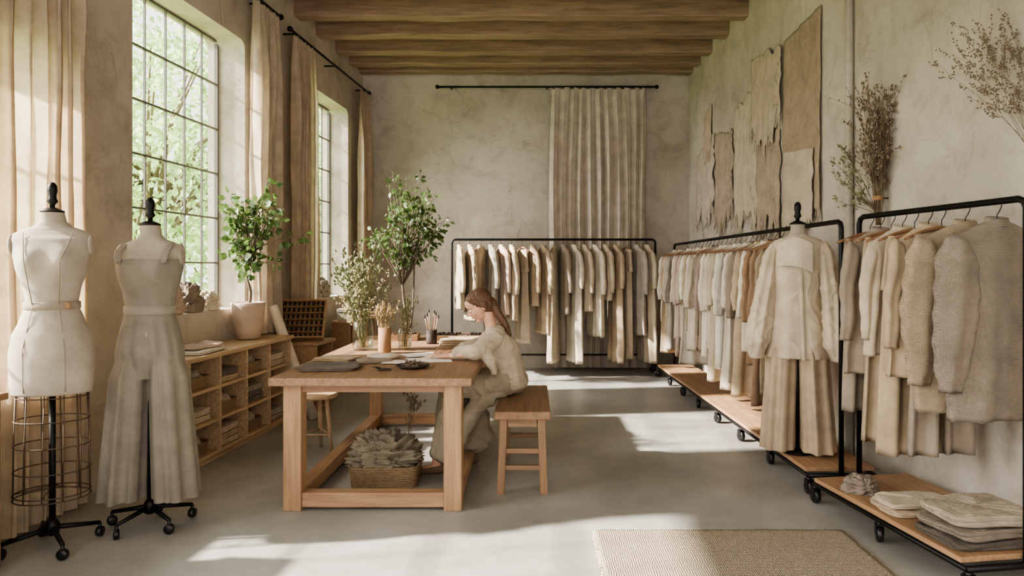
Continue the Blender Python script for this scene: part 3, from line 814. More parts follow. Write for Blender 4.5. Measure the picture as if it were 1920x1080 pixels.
def garment(P, rz, kind, cname, grp, where, mk_='linen', **k):
    cid[0] += 1; sd = cid[0]*1.37
    mt = fabric(COLS[cname], mk_)
    hang_hanger(P, rz, 'hangers '+where)
    lab = {'shirt': 'linen shirt', 'sweater': 'chunky knit sweater', 'coat': 'long linen coat', 'dress': 'long linen dress', 'trousers': 'wide linen trousers', 'cardigan': 'knitted cardigan'}[kind]
    if kind == 'trousers':
        o = mk('trousers', pants_g(k.get('ln',.95), k.get('wl',.085), .035, sd), mt, None, P, (0,0,rz), '%s %s on a hanger %s' % (cname, lab, where), 'trousers', grp)
        g = G(); n = 40; g.loft([[((.157)*math.cos(2*pi*q/n), .034*math.sin(2*pi*q/n), z) for q in range(n)] for z in (-.13,-.165)], False); mk('waistband', g, mt, o)
        return o
    L_, sw, hw, th, fo, sl, r0, r1, bell = {
        'shirt': (.68,.185,.2,.05,.018,.50,.055,.04,0), 'sweater': (.62,.205,.235,.06,.012,.55,.075,.05,.012),
        'coat': (1.05,.19,.22,.05,.018,.52,.058,.045,0), 'dress': (1.18,.18,.24,.052,.024,.45,.052,.045,0.008), 'cardigan': (.85,.19,.21,.055,.012,.52,.06,.045,.005)}[kind]
    L_ = k.get('L', L_); hw = k.get('hw', hw); sw = k.get('sw', sw); sl = k.get('sl', sl); th = k.get('th', th)
    if 'r0' in k: r0 = k['r0']; r1 = k['r1']
    bell = k.get('bell', bell); th *= k.get('slim', 1)
    o = mk(kind, top_g(L_, sw, hw, th, fo*k.get('slim', 1), sd), mt, None, P, (0,0,rz), '%s %s on a hanger %s' % (cname, lab, where), kind, grp)
    for s in (-1, 1): mk('sleeve', sleeve_g(s, sw, sl, r0, r1, sd+s, bell), mt, o)
    mk('collar', collar_g(), mt, o)
    if kind in ('shirt', 'coat', 'cardigan'):
        g = G(); g.tube([(0,-.045-fo,-.13),(0,-.05-fo,-.4),(0,-.052-fo,-.088-L_+.02)], .003, 5); mk('placket', g, mt, o)
    return o
p0, d, L_, rz = RK2
ks = ['shirt','dress','shirt','coat','trousers','shirt','coat','shirt','dress','shirt','coat','trousers','shirt','cardigan','coat','shirt','dress','coat','cardigan','dress','coat','dress','shirt','cardigan','coat','cardigan','dress']
cs = ['cream','sand','oatmeal','greige','sand','cream','pinkish beige','oatmeal','ivory','sand','cream','oatmeal','taupe','pinkish beige','ivory','cream','oatmeal','ivory','ivory','cream','taupe','sand','cream','tan','brown','sand','sand']
nG = 27
for i in range(nG):
    s = .16 + (3.72-.16)*i/(nG-1)
    P = p0 + d*s + Vector((0,0,1.621))
    knit = 'knit' if ks[i] == 'cardigan' else 'linen'
    if ks[i] == 'trousers': garment(P, rz+pi/2, 'trousers', cs[i], 'clothes on the long rack', 'on the long rack')
    else: garment(P, rz+pi/2+R.uniform(-.06,.06), ks[i], cs[i], 'clothes on the long rack', 'on the long rack', knit, slim=.72, L={'dress':1.2,'coat':R.uniform(1.0,1.2),'cardigan':R.uniform(.85,1.15),'shirt':R.uniform(.72,.98)}[ks[i]])
p0, d, L_, rz = RK1
lst = [(.10,'trousers','taupe',{}),(.19,'coat','taupe',dict(L=.78)),(.28,'trousers','sand',dict(ln=1.08)),(.37,'shirt','oatmeal',dict(L=.66,hw=.22)),(.46,'trousers','sand',dict(ln=1.1,wl=.1)),(.56,'coat','sand',dict(L=.74,hw=.23)),(.65,'trousers','taupe',dict(ln=1.05,wl=.1))]
for s, k, c, kw in lst:
    garment(p0+d*s+Vector((0,0,1.636)), rz+pi/2+R.uniform(-.05,.05), k, c, 'clothes on the near rack', 'on the near rack', 'linen', **kw)
for s, c, rr in ((.80,'sand',.0),(.98,'taupe',.08)):
    garment(p0+d*s+Vector((0,0,1.636)), rz+pi/2+rr, 'sweater', c, 'clothes on the near rack', 'on the near rack', 'knit', L=.86, hw=.25, sw=.225, sl=.66, th=.065, r0=.095, r1=.065, bell=.03)
p0, d, L_, rz = RK3
ks = ['shirt','coat','shirt','dress','shirt','coat','trousers','shirt','coat','dress','shirt','dress','shirt','coat','shirt','dress','trousers','coat','dress']
cs = ['oatmeal','oatmeal','sand','greige','pinkish beige','oatmeal','oatmeal','sand','sand','oatmeal','taupe','cream','oatmeal','cream','oatmeal','sand','oatmeal','greige','oatmeal']
for i in range(19):
    s = .10 + (L_-.20)*i/18
    kw = {} if ks[i] == 'trousers' else dict(slim=.85, L={'dress':1.44 if i > 8 else 1.2,'coat':R.uniform(.9,1.15),'shirt':R.uniform(.62,.85)}[ks[i]])
    if ks[i] == 'trousers': kw = dict(ln=1.34 if i > 8 else 1.15)
    garment(p0+d*s+Vector((0,0,1.691)), rz+pi/2+R.choice((-1,1,1))*R.uniform(.2,.42), ks[i], cs[i], 'clothes on the back rack', 'on the back rack', 'linen', **kw)

def Pb(s, t, z):
    p0, d, L_, rz = RK1; n = Vector((-d.y, d.x, 0)); return p0+d*s+n*t+Vector((0,0,z))
zz = .153
rz1 = RK1[3]
for (w, dd, h, c, kn) in ((.42,.31,.035,'dark taupe','knit'),(.40,.30,.042,'taupe','knit'),(.39,.29,.048,'oatmeal','knit')):
    mk('folded_sweater', folded(w, dd, h, 2, R.uniform(0,90), wob=.02), fabric(COLS[c], kn), None, Pb(.93, -.06, zz), (0,0,rz1+pi/2+R.uniform(-.08,.08)), 'folded %s knit stacked on the rack base' % c, 'sweater', 'folded knits on the rack base'); zz += h+.008
zz = .153
for (w, dd, h, c) in ((.36,.24,.03,'sand'),(.33,.2,.028,'oatmeal')):
    mk('folded_cloth', folded(w, dd, h, 2, R.uniform(0,90), wob=.022), fabric(COLS[c]), None, Pb(.58, -.10, zz), (0,0,rz1+pi/2+R.uniform(-.1,.1)), 'rumpled folded %s linen on the rack base' % c, 'fabric', 'folded linens on the rack base'); zz += h+.006
mk('fabric_bundle', crumple(.2,.16,.07, 44, amp=.5), fabric(COLS['taupe']), None, Pb(.26,-.17,.153), (0,0,1), 'crumpled taupe scarf on the rack base', 'fabric')

# ------------------------------------------------------------------ wall hangings
def hanging(y0, y1, zt0, zt1, zb, rgb, label, seed, ragged=.05, kind='linen', lift=.012, side=.02):
    g = G(); nx, nz = 30, 50; vs = []
    for j in range(nz+1):
        for i in range(nx+1):
            u = i/nx; t = j/nz; y = y0+(y1-y0)*u; zt = zt0+(zt1-zt0)*u + .3*ragged*noise.noise(Vector((u*6, seed, 7)))
            zb2 = zb + ragged*1.6*noise.noise(Vector((u*5, seed, 0))) + ragged*.6*noise.noise(Vector((u*19, seed, 3)))
            z = zt+(zb2-zt)*t; e = abs(u-.5)*2
            yy2 = y + side*(noise.noise(Vector((t*5, seed, round(u)*5)))+.6*noise.noise(Vector((t*17, seed, round(u)*5))))*e
            off = lift+.02*abs(noise.noise(Vector((u*5, t*3, seed)))) + .01*t
            vs.append((XR(yy2)-off, yy2, z))
    g.add(vs, [(j*(nx+1)+i, j*(nx+1)+i+1, (j+1)*(nx+1)+i+1, (j+1)*(nx+1)+i) for j in range(nz) for i in range(nx)])
    for k in range(34):
        u = R.random(); y = y0+(y1-y0)*u; z = zb + ragged*1.6*noise.noise(Vector((u*5, seed, 0)))+.02
        g.tube([(XR(y)-lift-.012, y, z), (XR(y)-lift-.016, y+R.uniform(-.02,.02), z-R.uniform(.05,.16))], .0025, 4)
    o = mk('wall_hanging', g, fabric(rgb, kind), label=label, cat='wall hanging', group='textile wall hangings')
    sd = o.modifiers.new('s', 'SOLIDIFY'); sd.thickness = .004; sd.offset = 0
    return o
hanging(8.5, 8.2, 3.2, 3.28, 2.72, (184,168,147), 'small tan frayed textile hanging on the plaster wall', 1)
hanging(8.8, 8.1, 2.75, 2.9, 1.95, (188,176,158), 'frayed greige woven textile pinned to the wall', 2, .2, side=.06)
hanging(8.05, 7.45, 2.9, 2.8, 1.85, (168,152,133), 'ragged brown woven textile pinned to the wall', 3, .25, side=.06)
hanging(7.4, 6.75, 3.0, 3.15, 1.85, (192,178,157), 'wide tan linen textile pinned to the wall', 4, .2, side=.06)
hanging(6.85, 6.15, 3.40, 3.3, 2.55, (188,173,152), 'beige linen panel pinned to the wall', 5, .2, lift=.03, side=.04)
hanging(6.75, 6.2, 2.62, 2.58, 1.72, (172,156,136), 'brown linen strip pinned beneath the beige panel', 6, .2, side=.05)
hanging(6.12, 5.42, 3.33, 3.40, 1.78, (164,145,124), 'long coarse brown jute textile hanging on the wall', 7, .04, 'linen', side=.012)
hanging(6.08, 5.5, 2.35, 2.3, 1.7, (188,173,153), 'pale linen square layered over the jute textile', 8, .05, lift=.035)

def dried(r, base, n, length, spread, direction, matS, matH, head='leaf', hs=.02, sub=3, clampx=None, dens=4, rs=.0022):
    gs, gh = G(), G(); base = Vector(base); direction = Vector(direction).normalized()
    def cl(p):
        if clampx is not None and p.x > clampx(p.y): p.x = clampx(p.y)
        return p
    for k in range(n):
        v = rv(); d = (direction + v*spread).normalized(); ln = length*R.uniform(.6,1.05)
        p = base + Vector((R.uniform(-.015,.015), R.uniform(-.015,.015), 0)); pts = [cl(p.copy())]
        for i in range(5):
            d = (d + rv()*.12).normalized(); p = p + d*ln/5; pts.append(cl(p.copy()))
        gs.tube(pts, [rs*(1-.12*i) for i in range(6)], 4, False)
        for q in range(sub):
            i = R.randint(2,5); e = cl(pts[i] + (d+rv()*.9).normalized()*ln*R.uniform(.1,.28)); gs.tube([pts[i], (pts[i]+e)/2+rv()*.005, e], rs*.55, 3, False)
            for w in range(dens):
                t = R.uniform(.3,1.1); c = cl(pts[i].lerp(e, t)+rv()*hs*.8)
                if head == 'leaf': leaf(gh, c, rv()+d, hs*R.uniform(.7,1.3), .55)
                else: gh.ell(tuple(c), (hs*.3,hs*.3,hs*.3), 5, 4)
        for w in range(dens):
            c = cl(pts[5] + rv()*hs)
            if head == 'leaf': leaf(gh, c, d+rv()*.7, hs*R.uniform(.8,1.4), .5)
            elif head == 'wheat':
                gh.ell(tuple(c), (hs*.35,hs*.35,hs*.9), 6, 5)
            else: gh.ell(tuple(c), (hs*.3,hs*.3,hs*.3), 5, 4)
    mk('stem', gs, matS, r); o = mk('dried_head', gh, matH, r); o['kind'] = 'stuff'
yq = 4.5; xq = XR(yq)-.07
clx = lambda y: XR(y) - .02
r = root('dried_bouquet', (0,0,0), 0, 'bundle of dried brown branches hung on the plaster wall', 'dried flowers')
gs = G(); gs.tube([(xq,yq,1.78),(xq,yq,1.81)], .03, 12); mk('twine', gs, M_kraft, r)
gs = G(); gs.tube([(XR(yq)-.002,yq,1.795),(xq,yq,1.795)], .004, 6); mk('nail', gs, M_steel, r)
dried(r, (xq,yq,1.62), 30, .82, .10, (0,0,1), M_bark2, M_drybrown, 'leaf', .024, 6, clx, 5)
dried(r, (xq,yq+.02,1.7), 10, .5, .55, (-.2,.8,.8), M_bark2, M_drygreen, 'leaf', .026, 4, clx, 4)
yq = 3.30; xq = XR(yq)-.07
r = root('dried_bouquet', (0,0,0), 0, 'airy dried baby-breath branch pinned high on the wall', 'dried flowers')
gs = G(); gs.tube([(XR(yq)-.002,yq-.1,2.0),(xq,yq-.1,2.0)], .004, 6); mk('nail', gs, M_steel, r)
dried(r, (xq,yq-.1,1.88), 14, .64, .42, (-.1,.28,1), M_bark2, M_drybrown, 'bead', .014, 9, clx, 8, .0012)

# ------------------------------------------------------------------ rug
r = root('rug', (.94, 2.93, 0), 0, 'flat woven natural jute rug with frayed edge', 'rug')
g = G(); nx, ny = 60, 50; vs = []
for j in range(ny+1):
    for i in range(nx+1):
        u, v = i/nx, j/ny; x = -.63+1.26*u; y = -.6+1.2*v
        x += .006*noise.noise(Vector((v*14, 3 if u > .5 else 8, 0)))*(abs(u-.5)*2)**8; y += .008*noise.noise(Vector((u*14, 5, 0)))*(abs(v-.5)*2)**8
        vs.append((x, y, .012+.002*noise.noise(Vector((x*12, y*12, 0)))))
g.add(vs, [(j*(nx+1)+i, j*(nx+1)+i+1, (j+1)*(nx+1)+i+1, (j+1)*(nx+1)+i) for j in range(ny) for i in range(nx)])
o = mk('mat', g, M_rug, r); sd = o.modifiers.new('s', 'SOLIDIFY'); sd.thickness = .0105; sd.offset = -1
g = G()
for k in range(150):
    x = -.62+1.24*k/149
    for yy2, s in ((.6,1),(-.6,-1)): g.tube([(x,yy2-s*.004,.008),(x+R.uniform(-.008,.008),yy2+s*R.uniform(.012,.03),.004)], .0028, 4)
for k in range(120):
    y = -.59+1.18*k/119
    for xx, s in ((.63,1),(-.63,-1)): g.tube([(xx-s*.004,y,.008),(xx+s*R.uniform(.006,.018),y+R.uniform(-.006,.006),.004)], .0028, 4)
mk('fringe', g, surf('jute_yarn', lin((184,167,140)), .9), r)

# ------------------------------------------------------------------ table
TX0, TX1, TY0, TY1, TH = -1.44, -.335, 3.76, 6.1, .745
r = root('work_table', (0,0,0), 0, 'long heavy oak work table with floor-level stretchers', 'table')
mk('tabletop', G().box((TX0,TY0,TH-.045),(TX1,TY1,TH)), M_dark['y'], r, bevel=.005)
lw = .1
for x in (TX0+.06, TX1-.06-lw):
    for y in (TY0+.06, TY1-.16-lw):
        mk('leg', G().box((x,y,0),(x+lw,y+lw,TH-.045)), M_oak['z'], r, bevel=.005)
ya, yb_ = TY0+.06, TY1-.16-lw; xa, xb = TX0+.06, TX1-.06-lw
for y in (ya, yb_): mk('stretcher', G().box((xa+lw,y+.01,.02),(xb,y+lw-.01,.10)), M_oak['x'], r, bevel=.004)
for x in (xa, xb): mk('stretcher', G().box((x+.01,ya+lw,.02),(x+lw-.01,yb_,.10)), M_oak['y'], r, bevel=.004)
for y in (ya+.02, yb_+.02): mk('apron', G().box((xa+lw,y,TH-.09),(xb,y+.03,TH-.045)), M_dark['x'], r)

r = root('bench', (0,0,0), 0, 'wooden bench the seamstress sits on', 'bench')
BX0, BX1, BY0, BY1, BH = -.23, .10, 4.06, 4.98, .5
mk('seat', G().box((BX0,BY0,BH-.05),(BX1,BY1,BH)), M_dark['y'], r, bevel=.008)
for x, sx in ((BX0+.03, -.015), (BX1-.03-.045, .015)):
    for y in (BY0+.04, BY1-.09):
        g = G(); q = .045; g.add([(x+sx,y,0),(x+sx+q,y,0),(x+sx+q,y+q,0),(x+sx,y+q,0),(x,y,BH-.05),(x+q,y,BH-.05),(x+q,y+q,BH-.05),(x,y+q,BH-.05)], [(0,3,2,1),(4,5,6,7),(0,1,5,4),(1,2,6,5),(2,3,7,6),(3,0,4,7)], False)
        mk('leg', g, M_dark['z'], r, bevel=.004)
for y in (BY0+.05, BY1-.08):
    for z in (.14, .24): mk('rung', G().box((BX0+.06,y+.005,z),(BX1-.06,y+.03,z+.03)), M_dark['x'], r, bevel=.003)
    mk('apron', G().box((BX0+.08,y,BH-.10),(BX1-.08,y+.03,BH-.05)), M_dark['x'], r)
r = root('stool', (-1.58, 5.05, 0), .3, 'small round pale wooden stool with splayed legs', 'stool')
mk('seat', G().lathe([(.10,.395),(.145,.40),(.155,.415),(.15,.428),(.13,.432),(.0,.432)], 36), M_pale['x'], r)
for k in range(3):
    a = 2*pi/3*k+.3+pi; c, s = math.cos(a), math.sin(a)
    mk('leg', G().tube([(c*.095,s*.095,.405),(c*.12,s*.12,.2),(c*.145,s*.145,0)], [.016,.015,.012], 10), M_pale['z'], r)
    c2, s2 = math.cos(a+2*pi/3), math.sin(a+2*pi/3)
    mk('rung', G().tube([(c*.128,s*.128,.14),(c2*.128,s2*.128,.14)], .007, 8), M_pale['x'], r)

r = root('fabric_basket', (-.92, 4.36, 0), .05, 'woven basket filled with folded and crumpled linen', 'basket')
mk('body', basket(.43, .33, .13, .28, .93), M_wicker, r)
mk('fabric_bundle', folded(.36,.26,.09,3,31,wob=.02), fabric(COLS['taupe']), None, (-.92,4.36,.02), (0,0,.08), 'folded taupe linen inside the floor basket', 'fabric')
mk('fabric_bundle', crumple(.37,.28,.17, 71, 80, 40, .85, .75), fabric((148,137,117)), None, (-.93,4.36,.115), (0,0,.1), 'crumpled olive-beige linen heaped in the floor basket', 'fabric')
r = root('dried_branch', (-.80, 4.4, .22), 0, 'thin dried twig standing in the fabric basket', 'dried flowers')
dried(r, (0,0,0), 3, .36, .18, (.05,0,1), M_bark2, M_drybrown, 'leaf', .028, 5, None, 4)

def vase(name, loc, prof, mat, label, cat='vase'):
    return mk(name, G().lathe(prof, 32, cap=False), mat, None, loc, (0,0,0), label, cat)
T = TH+.001
vase('glass_vase', (-1.24,5.05,T), [(0,0),(.065,0),(.075,.02),(.078,.1),(.07,.19),(.05,.235),(.052,.26),(.048,.26),(.046,.235),(.066,.188),(.073,.1),(.07,.022),(0,.012)], M_jar, 'clear glass vase holding wild flowers on the table')
r = root('flower_arrangement', (-1.24,5.05,T), 0, 'airy bunch of pale green and cream wild flowers', 'flowers')
dried(r, (0,0,.02), 30, .62, .42, (-.08,0,1), M_drygreen, M_drygreen, 'leaf', .030, 6, None, 5, .0018)
dried(r, (0,0,.02), 14, .58, .4, (0,0,1), M_dry, surf('cream_blossom', lin((196,186,150)), .8), 'bead', .022, 6, None, 5, .0015)
vase('kraft_jar', (-1.04,4.85,T), [(0,0),(.042,0),(.044,.01),(.044,.18),(.039,.18),(.039,.01),(0,.008)], M_kraft, 'brown cylindrical container on the table', 'container')
r = root('dried_wheat', (-1.04,4.85,T+.01), 0, 'bunch of dried wheat stalks in a brown container', 'dried flowers')
dried(r, (0,0,0), 30, .33, .16, (0,0,1), M_dry, M_dry, 'wheat', .02, 1, None, 2, .0015)
vase('glass_jar', (-.95,5.12,T), [(0,0),(.045,0),(.05,.015),(.05,.13),(.044,.14),(.044,.15),(.04,.15),(.04,.14),(.046,.128),(.046,.016),(0,.01)], M_jar, 'clear glass jar holding tools on the table', 'jar')
r = root('dried_wheat', (-.95,5.12,T+.012), 0, 'dried grass heads standing in a glass jar', 'dried flowers')
dried(r, (0,0,0), 24, .33, .2, (.05,0,1), M_dry, M_drygreen, 'wheat', .018, 2, None, 2, .0015)
vase('brush_cup', (-.80,5.45,T), [(0,0),(.04,0),(.042,.01),(.042,.11),(.038,.11),(.037,.01),(0,.008)], M_darkbit, 'dark cup holding brushes on the table', 'cup')
for k in range(6):
    a = k*1.05; g = G(); g.tube([(.012*math.cos(a),.012*math.sin(a),.012),(.05*math.cos(a),.05*math.sin(a),.2+.02*(k % 3))], [.003,.0045], 6)
    o = mk('paintbrush', g, M_oak['z'], None, (-.80,5.45,T), (0,0,0), 'thin wooden brush standing in a dark cup', 'brush', 'brushes in the cup')
    e = (.05*math.cos(a),.05*math.sin(a),.2+.02*(k % 3)); mk('bristle', G().ell((e[0]*1.08,e[1]*1.08,e[2]+.012), (.007,.007,.018), 8, 6), M_darkbit, o)
mk('folded_cloth', folded(.34,.26,.022,2,5,wob=.012), fabric(COLS['dark taupe']), None, (-1.21,4.12,T), (0,0,.1), 'folded dark taupe cloth near the table corner', 'fabric')
mk('folded_cloth', folded(.2,.16,.018,1,8,wob=.014), fabric(COLS['taupe']), None, (-1.02,4.40,T), (0,0,.5), 'small folded taupe swatch on the table', 'fabric')
mk('folded_cloth', folded(.26,.2,.02,2,18,wob=.012), fabric(COLS['sand']), None, (-1.27,4.5,T), (0,0,-.2), 'folded sand-coloured swatch on the table', 'fabric')
mk('folded_cloth', folded(.22,.16,.016,1,28,wob=.016), fabric(COLS['cream']), None, (-1.0,4.62,T), (0,0,-.5), 'rumpled cream linen scrap on the table', 'fabric')
r = root('dish', (-.72,4.14,T), 0, 'shallow dark dish filled with dried petals', 'dish')
mk('plate', G().lathe([(0,0),(.07,0),(.095,.012),(.1,.02),(.094,.02),(.07,.008),(0,.006)], 32), M_darkbit, r)
g = G()
for k in range(90):
    v = rv(); c = Vector((v.x*.075, v.y*.075, .014+abs(v.z)*.03)); leaf(g, c, rv(), .02, .6); g.ell(tuple(c*.9), (.005,.004,.004), 5, 4)
o = mk('dried_petals', g, M_drybrown, r); o['kind'] = 'stuff'
for k, (x, y, a, w, d_) in enumerate(((-.68,4.48,.15,.3,.21),(-.57,4.64,-.25,.3,.21),(-.76,4.74,.5,.26,.18),(-.84,4.36,-.1,.2,.15))):
    g = G(); g.box((-w/2,-d_/2,0),(w/2,d_/2,.0012)); mk('paper_sheet', g, M_paper, None, (x,y,T+.0015*k), (0,0,a), 'loose white sketch sheet on the table', 'paper', 'sketch sheets on the table')
for k, (x, y, w, d_, h) in enumerate(((-.62,5.80,.4,.24,.04),(-1.10,5.75,.3,.22,.05))):
    r = root('wooden_tray', (x,y,T), .05*k, 'shallow wooden tray filled with dark trimmings', 'tray', 'wooden trays on the table')
    g = G(); g.box((-w/2,-d_/2,0),(w/2,d_/2,.008))
    for a_, b2 in (((-w/2,-d_/2),(w/2,-d_/2+.01)),((-w/2,d_/2-.01),(w/2,d_/2)),((-w/2,-d_/2+.01),(-w/2+.01,d_/2-.01)),((w/2-.01,-d_/2+.01),(w/2,d_/2-.01))):
        g.box((a_[0],a_[1],.008),(b2[0],b2[1],h))
    mk('tray_body', g, M_oak['x'], r, bevel=.001)
    g = G()
    for q in range(110): g.ell((R.uniform(-w/2+.025,w/2-.025), R.uniform(-d_/2+.025,d_/2-.025), .012+R.random()*.035), (R.uniform(.008,.018),R.uniform(.008,.014),.009), 6, 4)
    o = mk('trimmings', g, M_darkbit if k == 0 else M_drybrown, r); o['kind'] = 'stuff'
mk('folded_cloth', folded(.34,.24,.05,3,22), fabric(COLS['sand']), None, (-.56,5.40,T), (0,0,.1), 'folded sand linen stack on the far table end', 'fabric')
g = G(); g.box((-.2,-.015,0),(.2,.015,.004)); mk('ruler', g, M_pale['x'], None, (-1.22,4.74,T), (0,0,.3), 'flat pale wooden ruler on the table', 'ruler')
r = root('scissors', (-.9,4.08,T), 2.2, 'dark steel tailoring scissors lying on the table', 'scissors')
g = G()
for s in (-1, 1):
    g.tube([(0,0,.005),(.1,s*.012,.005)], [.006,.001], 6)
mk('blade', g, M_steel, r); g = G()
for s in (-1, 1):
    g.tube([(0,0,.006),(-.03,s*.012,.006)], .004, 6)
    g.tube([(-.055+.024*math.cos(2*pi*k/16), s*.022+.015*math.sin(2*pi*k/16), .006) for k in range(17)], .004, 6)
mk('handle', g, M_darkbit, r)

shelf_unit('shelving_unit', (-1.97, 6.3, 0), ang_l, .42, .4, .66, 1, 2, M_oak, 'small square oak cabinet beside the curtain')
r = root('thread_case', (-2.17, 6.46, .665), 0, 'tilted wooden display case with dark compartments of spools', 'display case')
W, Hh = .42, .42; Mt = Matrix.Rotation(.15,4,'Z') @ Matrix.Rotation(-math.radians(35), 4, 'X')
g = G(); g.box((-W/2,0,0),(W/2,.012,Hh), Mt)
for a_, b2 in (((-W/2,0),(W/2,.015)),((-W/2,Hh-.015),(W/2,Hh)),((-W/2,.015),(-W/2+.015,Hh-.015)),((W/2-.015,.015),(W/2,Hh-.015))):
    g.box((a_[0],-.05,a_[1]),(b2[0],0,b2[1]), Mt)
for k in range(1,6): g.box((-W/2+.015,-.04,Hh*k/6-.003),(W/2-.015,0,Hh*k/6+.003), Mt)
mk('case_body', g, M_oak['x'], r)
g = G()
for i in range(9):
    for j in range(6):
        x = -W/2+.036+i*(W-.072)/8; z = Hh*(j+.5)/6
        g.lathe([(.012,-.02),(.012,.02)], 10, M=Mt @ Matrix.Translation((x,-.02,z)))
o = mk('thread_spools', g, M_darkbit, r); o['kind'] = 'stuff'
mk('case_prop', G().box((-.03,.20,0),(.03,.22,.30)), M_oak['z'], r)
g = G(); g.tube([(0,0,.0),(-.37,0,1.0)], .045, 20); 
mk('fabric_roll', g, fabric(COLS['cream']), None, (-1.95,6.165,.0), (0,0,0), 'rolled cream linen bolt leaning against the cabinet', 'fabric roll')
shelf_unit('shelving_unit', (-2.0, 7.55, 0), ang_l, .95, .2, .76, 3, 2, M_oak, 'narrow low oak shelf under the second window')
for k, (y, w, h, c) in enumerate(((7.65,.14,.12,'greige'),(7.9,.16,.16,'cream'),(8.2,.16,.11,'taupe'))):
    g = G(); g.box((-.07,-w/2,0),(.07,w/2,h)); o = mk('storage_box', g, fabric(COLS[c]), None, (-2.08+.07*(y-7.55),y,.762), (0,0,.05*k), '%s fabric-covered storage box on the low shelf' % c, 'box', 'boxes on the low shelf', bevel=.004)
    mk('lid', G().box((-.074,-w/2-.004,h-.03),(.074,w/2+.004,h+.005)), fabric(COLS[c]), o, bevel=.002)
mk('fabric_bundle', crumple(.2,.4,.2, 5, amp=.5), fabric(COLS['greige']), None, (XL(7.95)-.11, 7.95, 1.002), (0,0,0), 'crumpled greige linen on the second window sill', 'fabric')
shelf_unit('shelving_unit', (-2.36, 2.42, 0), ang_l, .60, .3, .80, 2, 3, M_dark, 'brown wooden shelving unit beside the wire-cage dress form')
for q in range(3):
    for c_ in range(2):
        P = Matrix.Translation((-2.36,2.42,0)) @ Matrix.Rotation(ang_l,4,'Z') @ Vector((.155+.29*c_,.15,.04+.73*q/3+.0225))
        mk('folded_cloth', folded(.21,.22,.07,3,R.uniform(0,50)), fabric(COLS[cn[(q+c_) % 6]]), None, P, (0,0,ang_l), 'folded %s linen on the near shelf' % cn[(q+c_) % 6], 'fabric', 'fabric on the near shelf')

# ------------------------------------------------------------------ person
PY = 4.62
per = root('person', (0,0,0), 0, 'person in loose beige linen top and wide trousers, seated sketching', 'person')
HM = Matrix.Translation((-.358, PY-.015, 1.092)) @ Matrix.Rotation(math.radians(16), 4, 'Z') @ Matrix.Rotation(-math.radians(32), 4, 'Y') @ Matrix.Scale(.90, 4)
g = G()
def E(c, r_): g.ell(c, r_, 20, 12, HM)
E((.018,0,.03), (.088,.072,.085)); E((-.03,0,-.015), (.060,.056,.085)); E((-.03,0,-.062), (.046,.044,.036)); E((-.066,0,-.092), (.017,.02,.015))
E((-.05,0,.045), (.045,.055,.045))
g.chain([(-.086,0,.014,.007,.007,.007),(-.106,0,-.02,.009,.010,.009)], HM)
for s in (-1, 1):
    E((-.096,s*.010,-.026), (.009,.007,.006)); E((-.058,s*.034,-.022), (.026,.02,.026)); E((.008,s*.071,-.012), (.017,.008,.03))
    E((-.078,s*.030,.026), (.012,.02,.006))
E((-.088,0,-.048), (.010,.019,.005)); E((-.086,0,-.059), (.010,.016,.006))
hb = HM @ Vector((.025,0,-.07))
g.chain([(hb.x,hb.y,hb.z,.040,.038,.045),(-.285,PY,.965,.039,.041,.05),(-.25,PY,.89,.045,.07,.04),(-.20,PY,.75,.06,.09,.08),(-.17,PY,.62,.08,.11,.08)])
W_ = {}
for s in (-1, 1):
    wx, wy, wz = (-.535, PY-.11, .772) if s < 0 else (-.525, PY+.12, .772)
    W_[s] = Vector((wx, wy, wz))
    g.chain([(-.245,PY+s*.10,.895,.032,.032,.032),(-.25,PY+s*.140,.88,.032,.032,.032),(-.365,PY+s*.25,.805,.030,.030,.030),(wx,wy,wz,.022,.025,.019)])
    dr = Vector((-1, .25 if s < 0 else -.2, -.02)).normalized(); la = Vector((dr.y, -dr.x, 0)).normalized()
    la = la if (la.y > 0) == (s < 0) else -la
    up = Vector((0,0,1)); w0 = W_[s]
    for lt in (-.024, -.008, .008, .024):
        a = w0 + dr*.01 + la*lt*.6; b_ = w0 + dr*.08 + la*lt + up*(-.004)
        g.chain([(*a,.014,.014,.012),(*b_,.0125,.0125,.010)])
    for i, (lt, l1) in enumerate(((.026,.070),(.009,.078),(-.009,.073),(-.026,.056))):
        p = w0 + dr*.083 + la*lt
        q1 = p + dr*l1*.45 + la*lt*.25 + up*.006; q2 = q1 + dr*l1*.32 + la*lt*.1 - up*.010; q3 = q2 + dr*l1*.22 - up*.008
        pts = [(*p,.009,.009,.009),(*q1,.008,.008,.008),(*q2,.0072,.0072,.0072),(*q3,.0063,.0063,.0063)]
        g.chain([(a[0],a[1],max(a[2],TH+.0085),a[3],a[4],a[5]) for a in pts], step=.6)
    th = w0 + dr*.03 + la*.025; t1 = th + dr*.03 + la*.022 - up*.003; t2 = t1 + dr*.03 + la*.004 - up*.004
    g.chain([(*th,.013,.013,.012),(*t1,.0105,.0105,.0105),(*t2,.008,.008,.008)], step=.5)
    kx, ky = -.53, PY+s*.09; ax, ay = (-.63, PY-.12) if s < 0 else (-.44, PY+.13)
    g.chain([(-.18,PY+s*.075,.590,.06,.06,.06),(kx,ky,.545,.04,.04,.04),(ax+.035,ay,.3,.036,.036,.05),(ax,ay,.085,.030,.030,.035)])
    g.chain([(ax+.025,ay,.045,.03,.03,.034),(ax-.07,ay-.0,.035,.034,.036,.024),(ax-.145,ay,.028,.02,.032,.016)])
mk('body', fuse(g, .0045, 3, 'body'), M_skin, per)
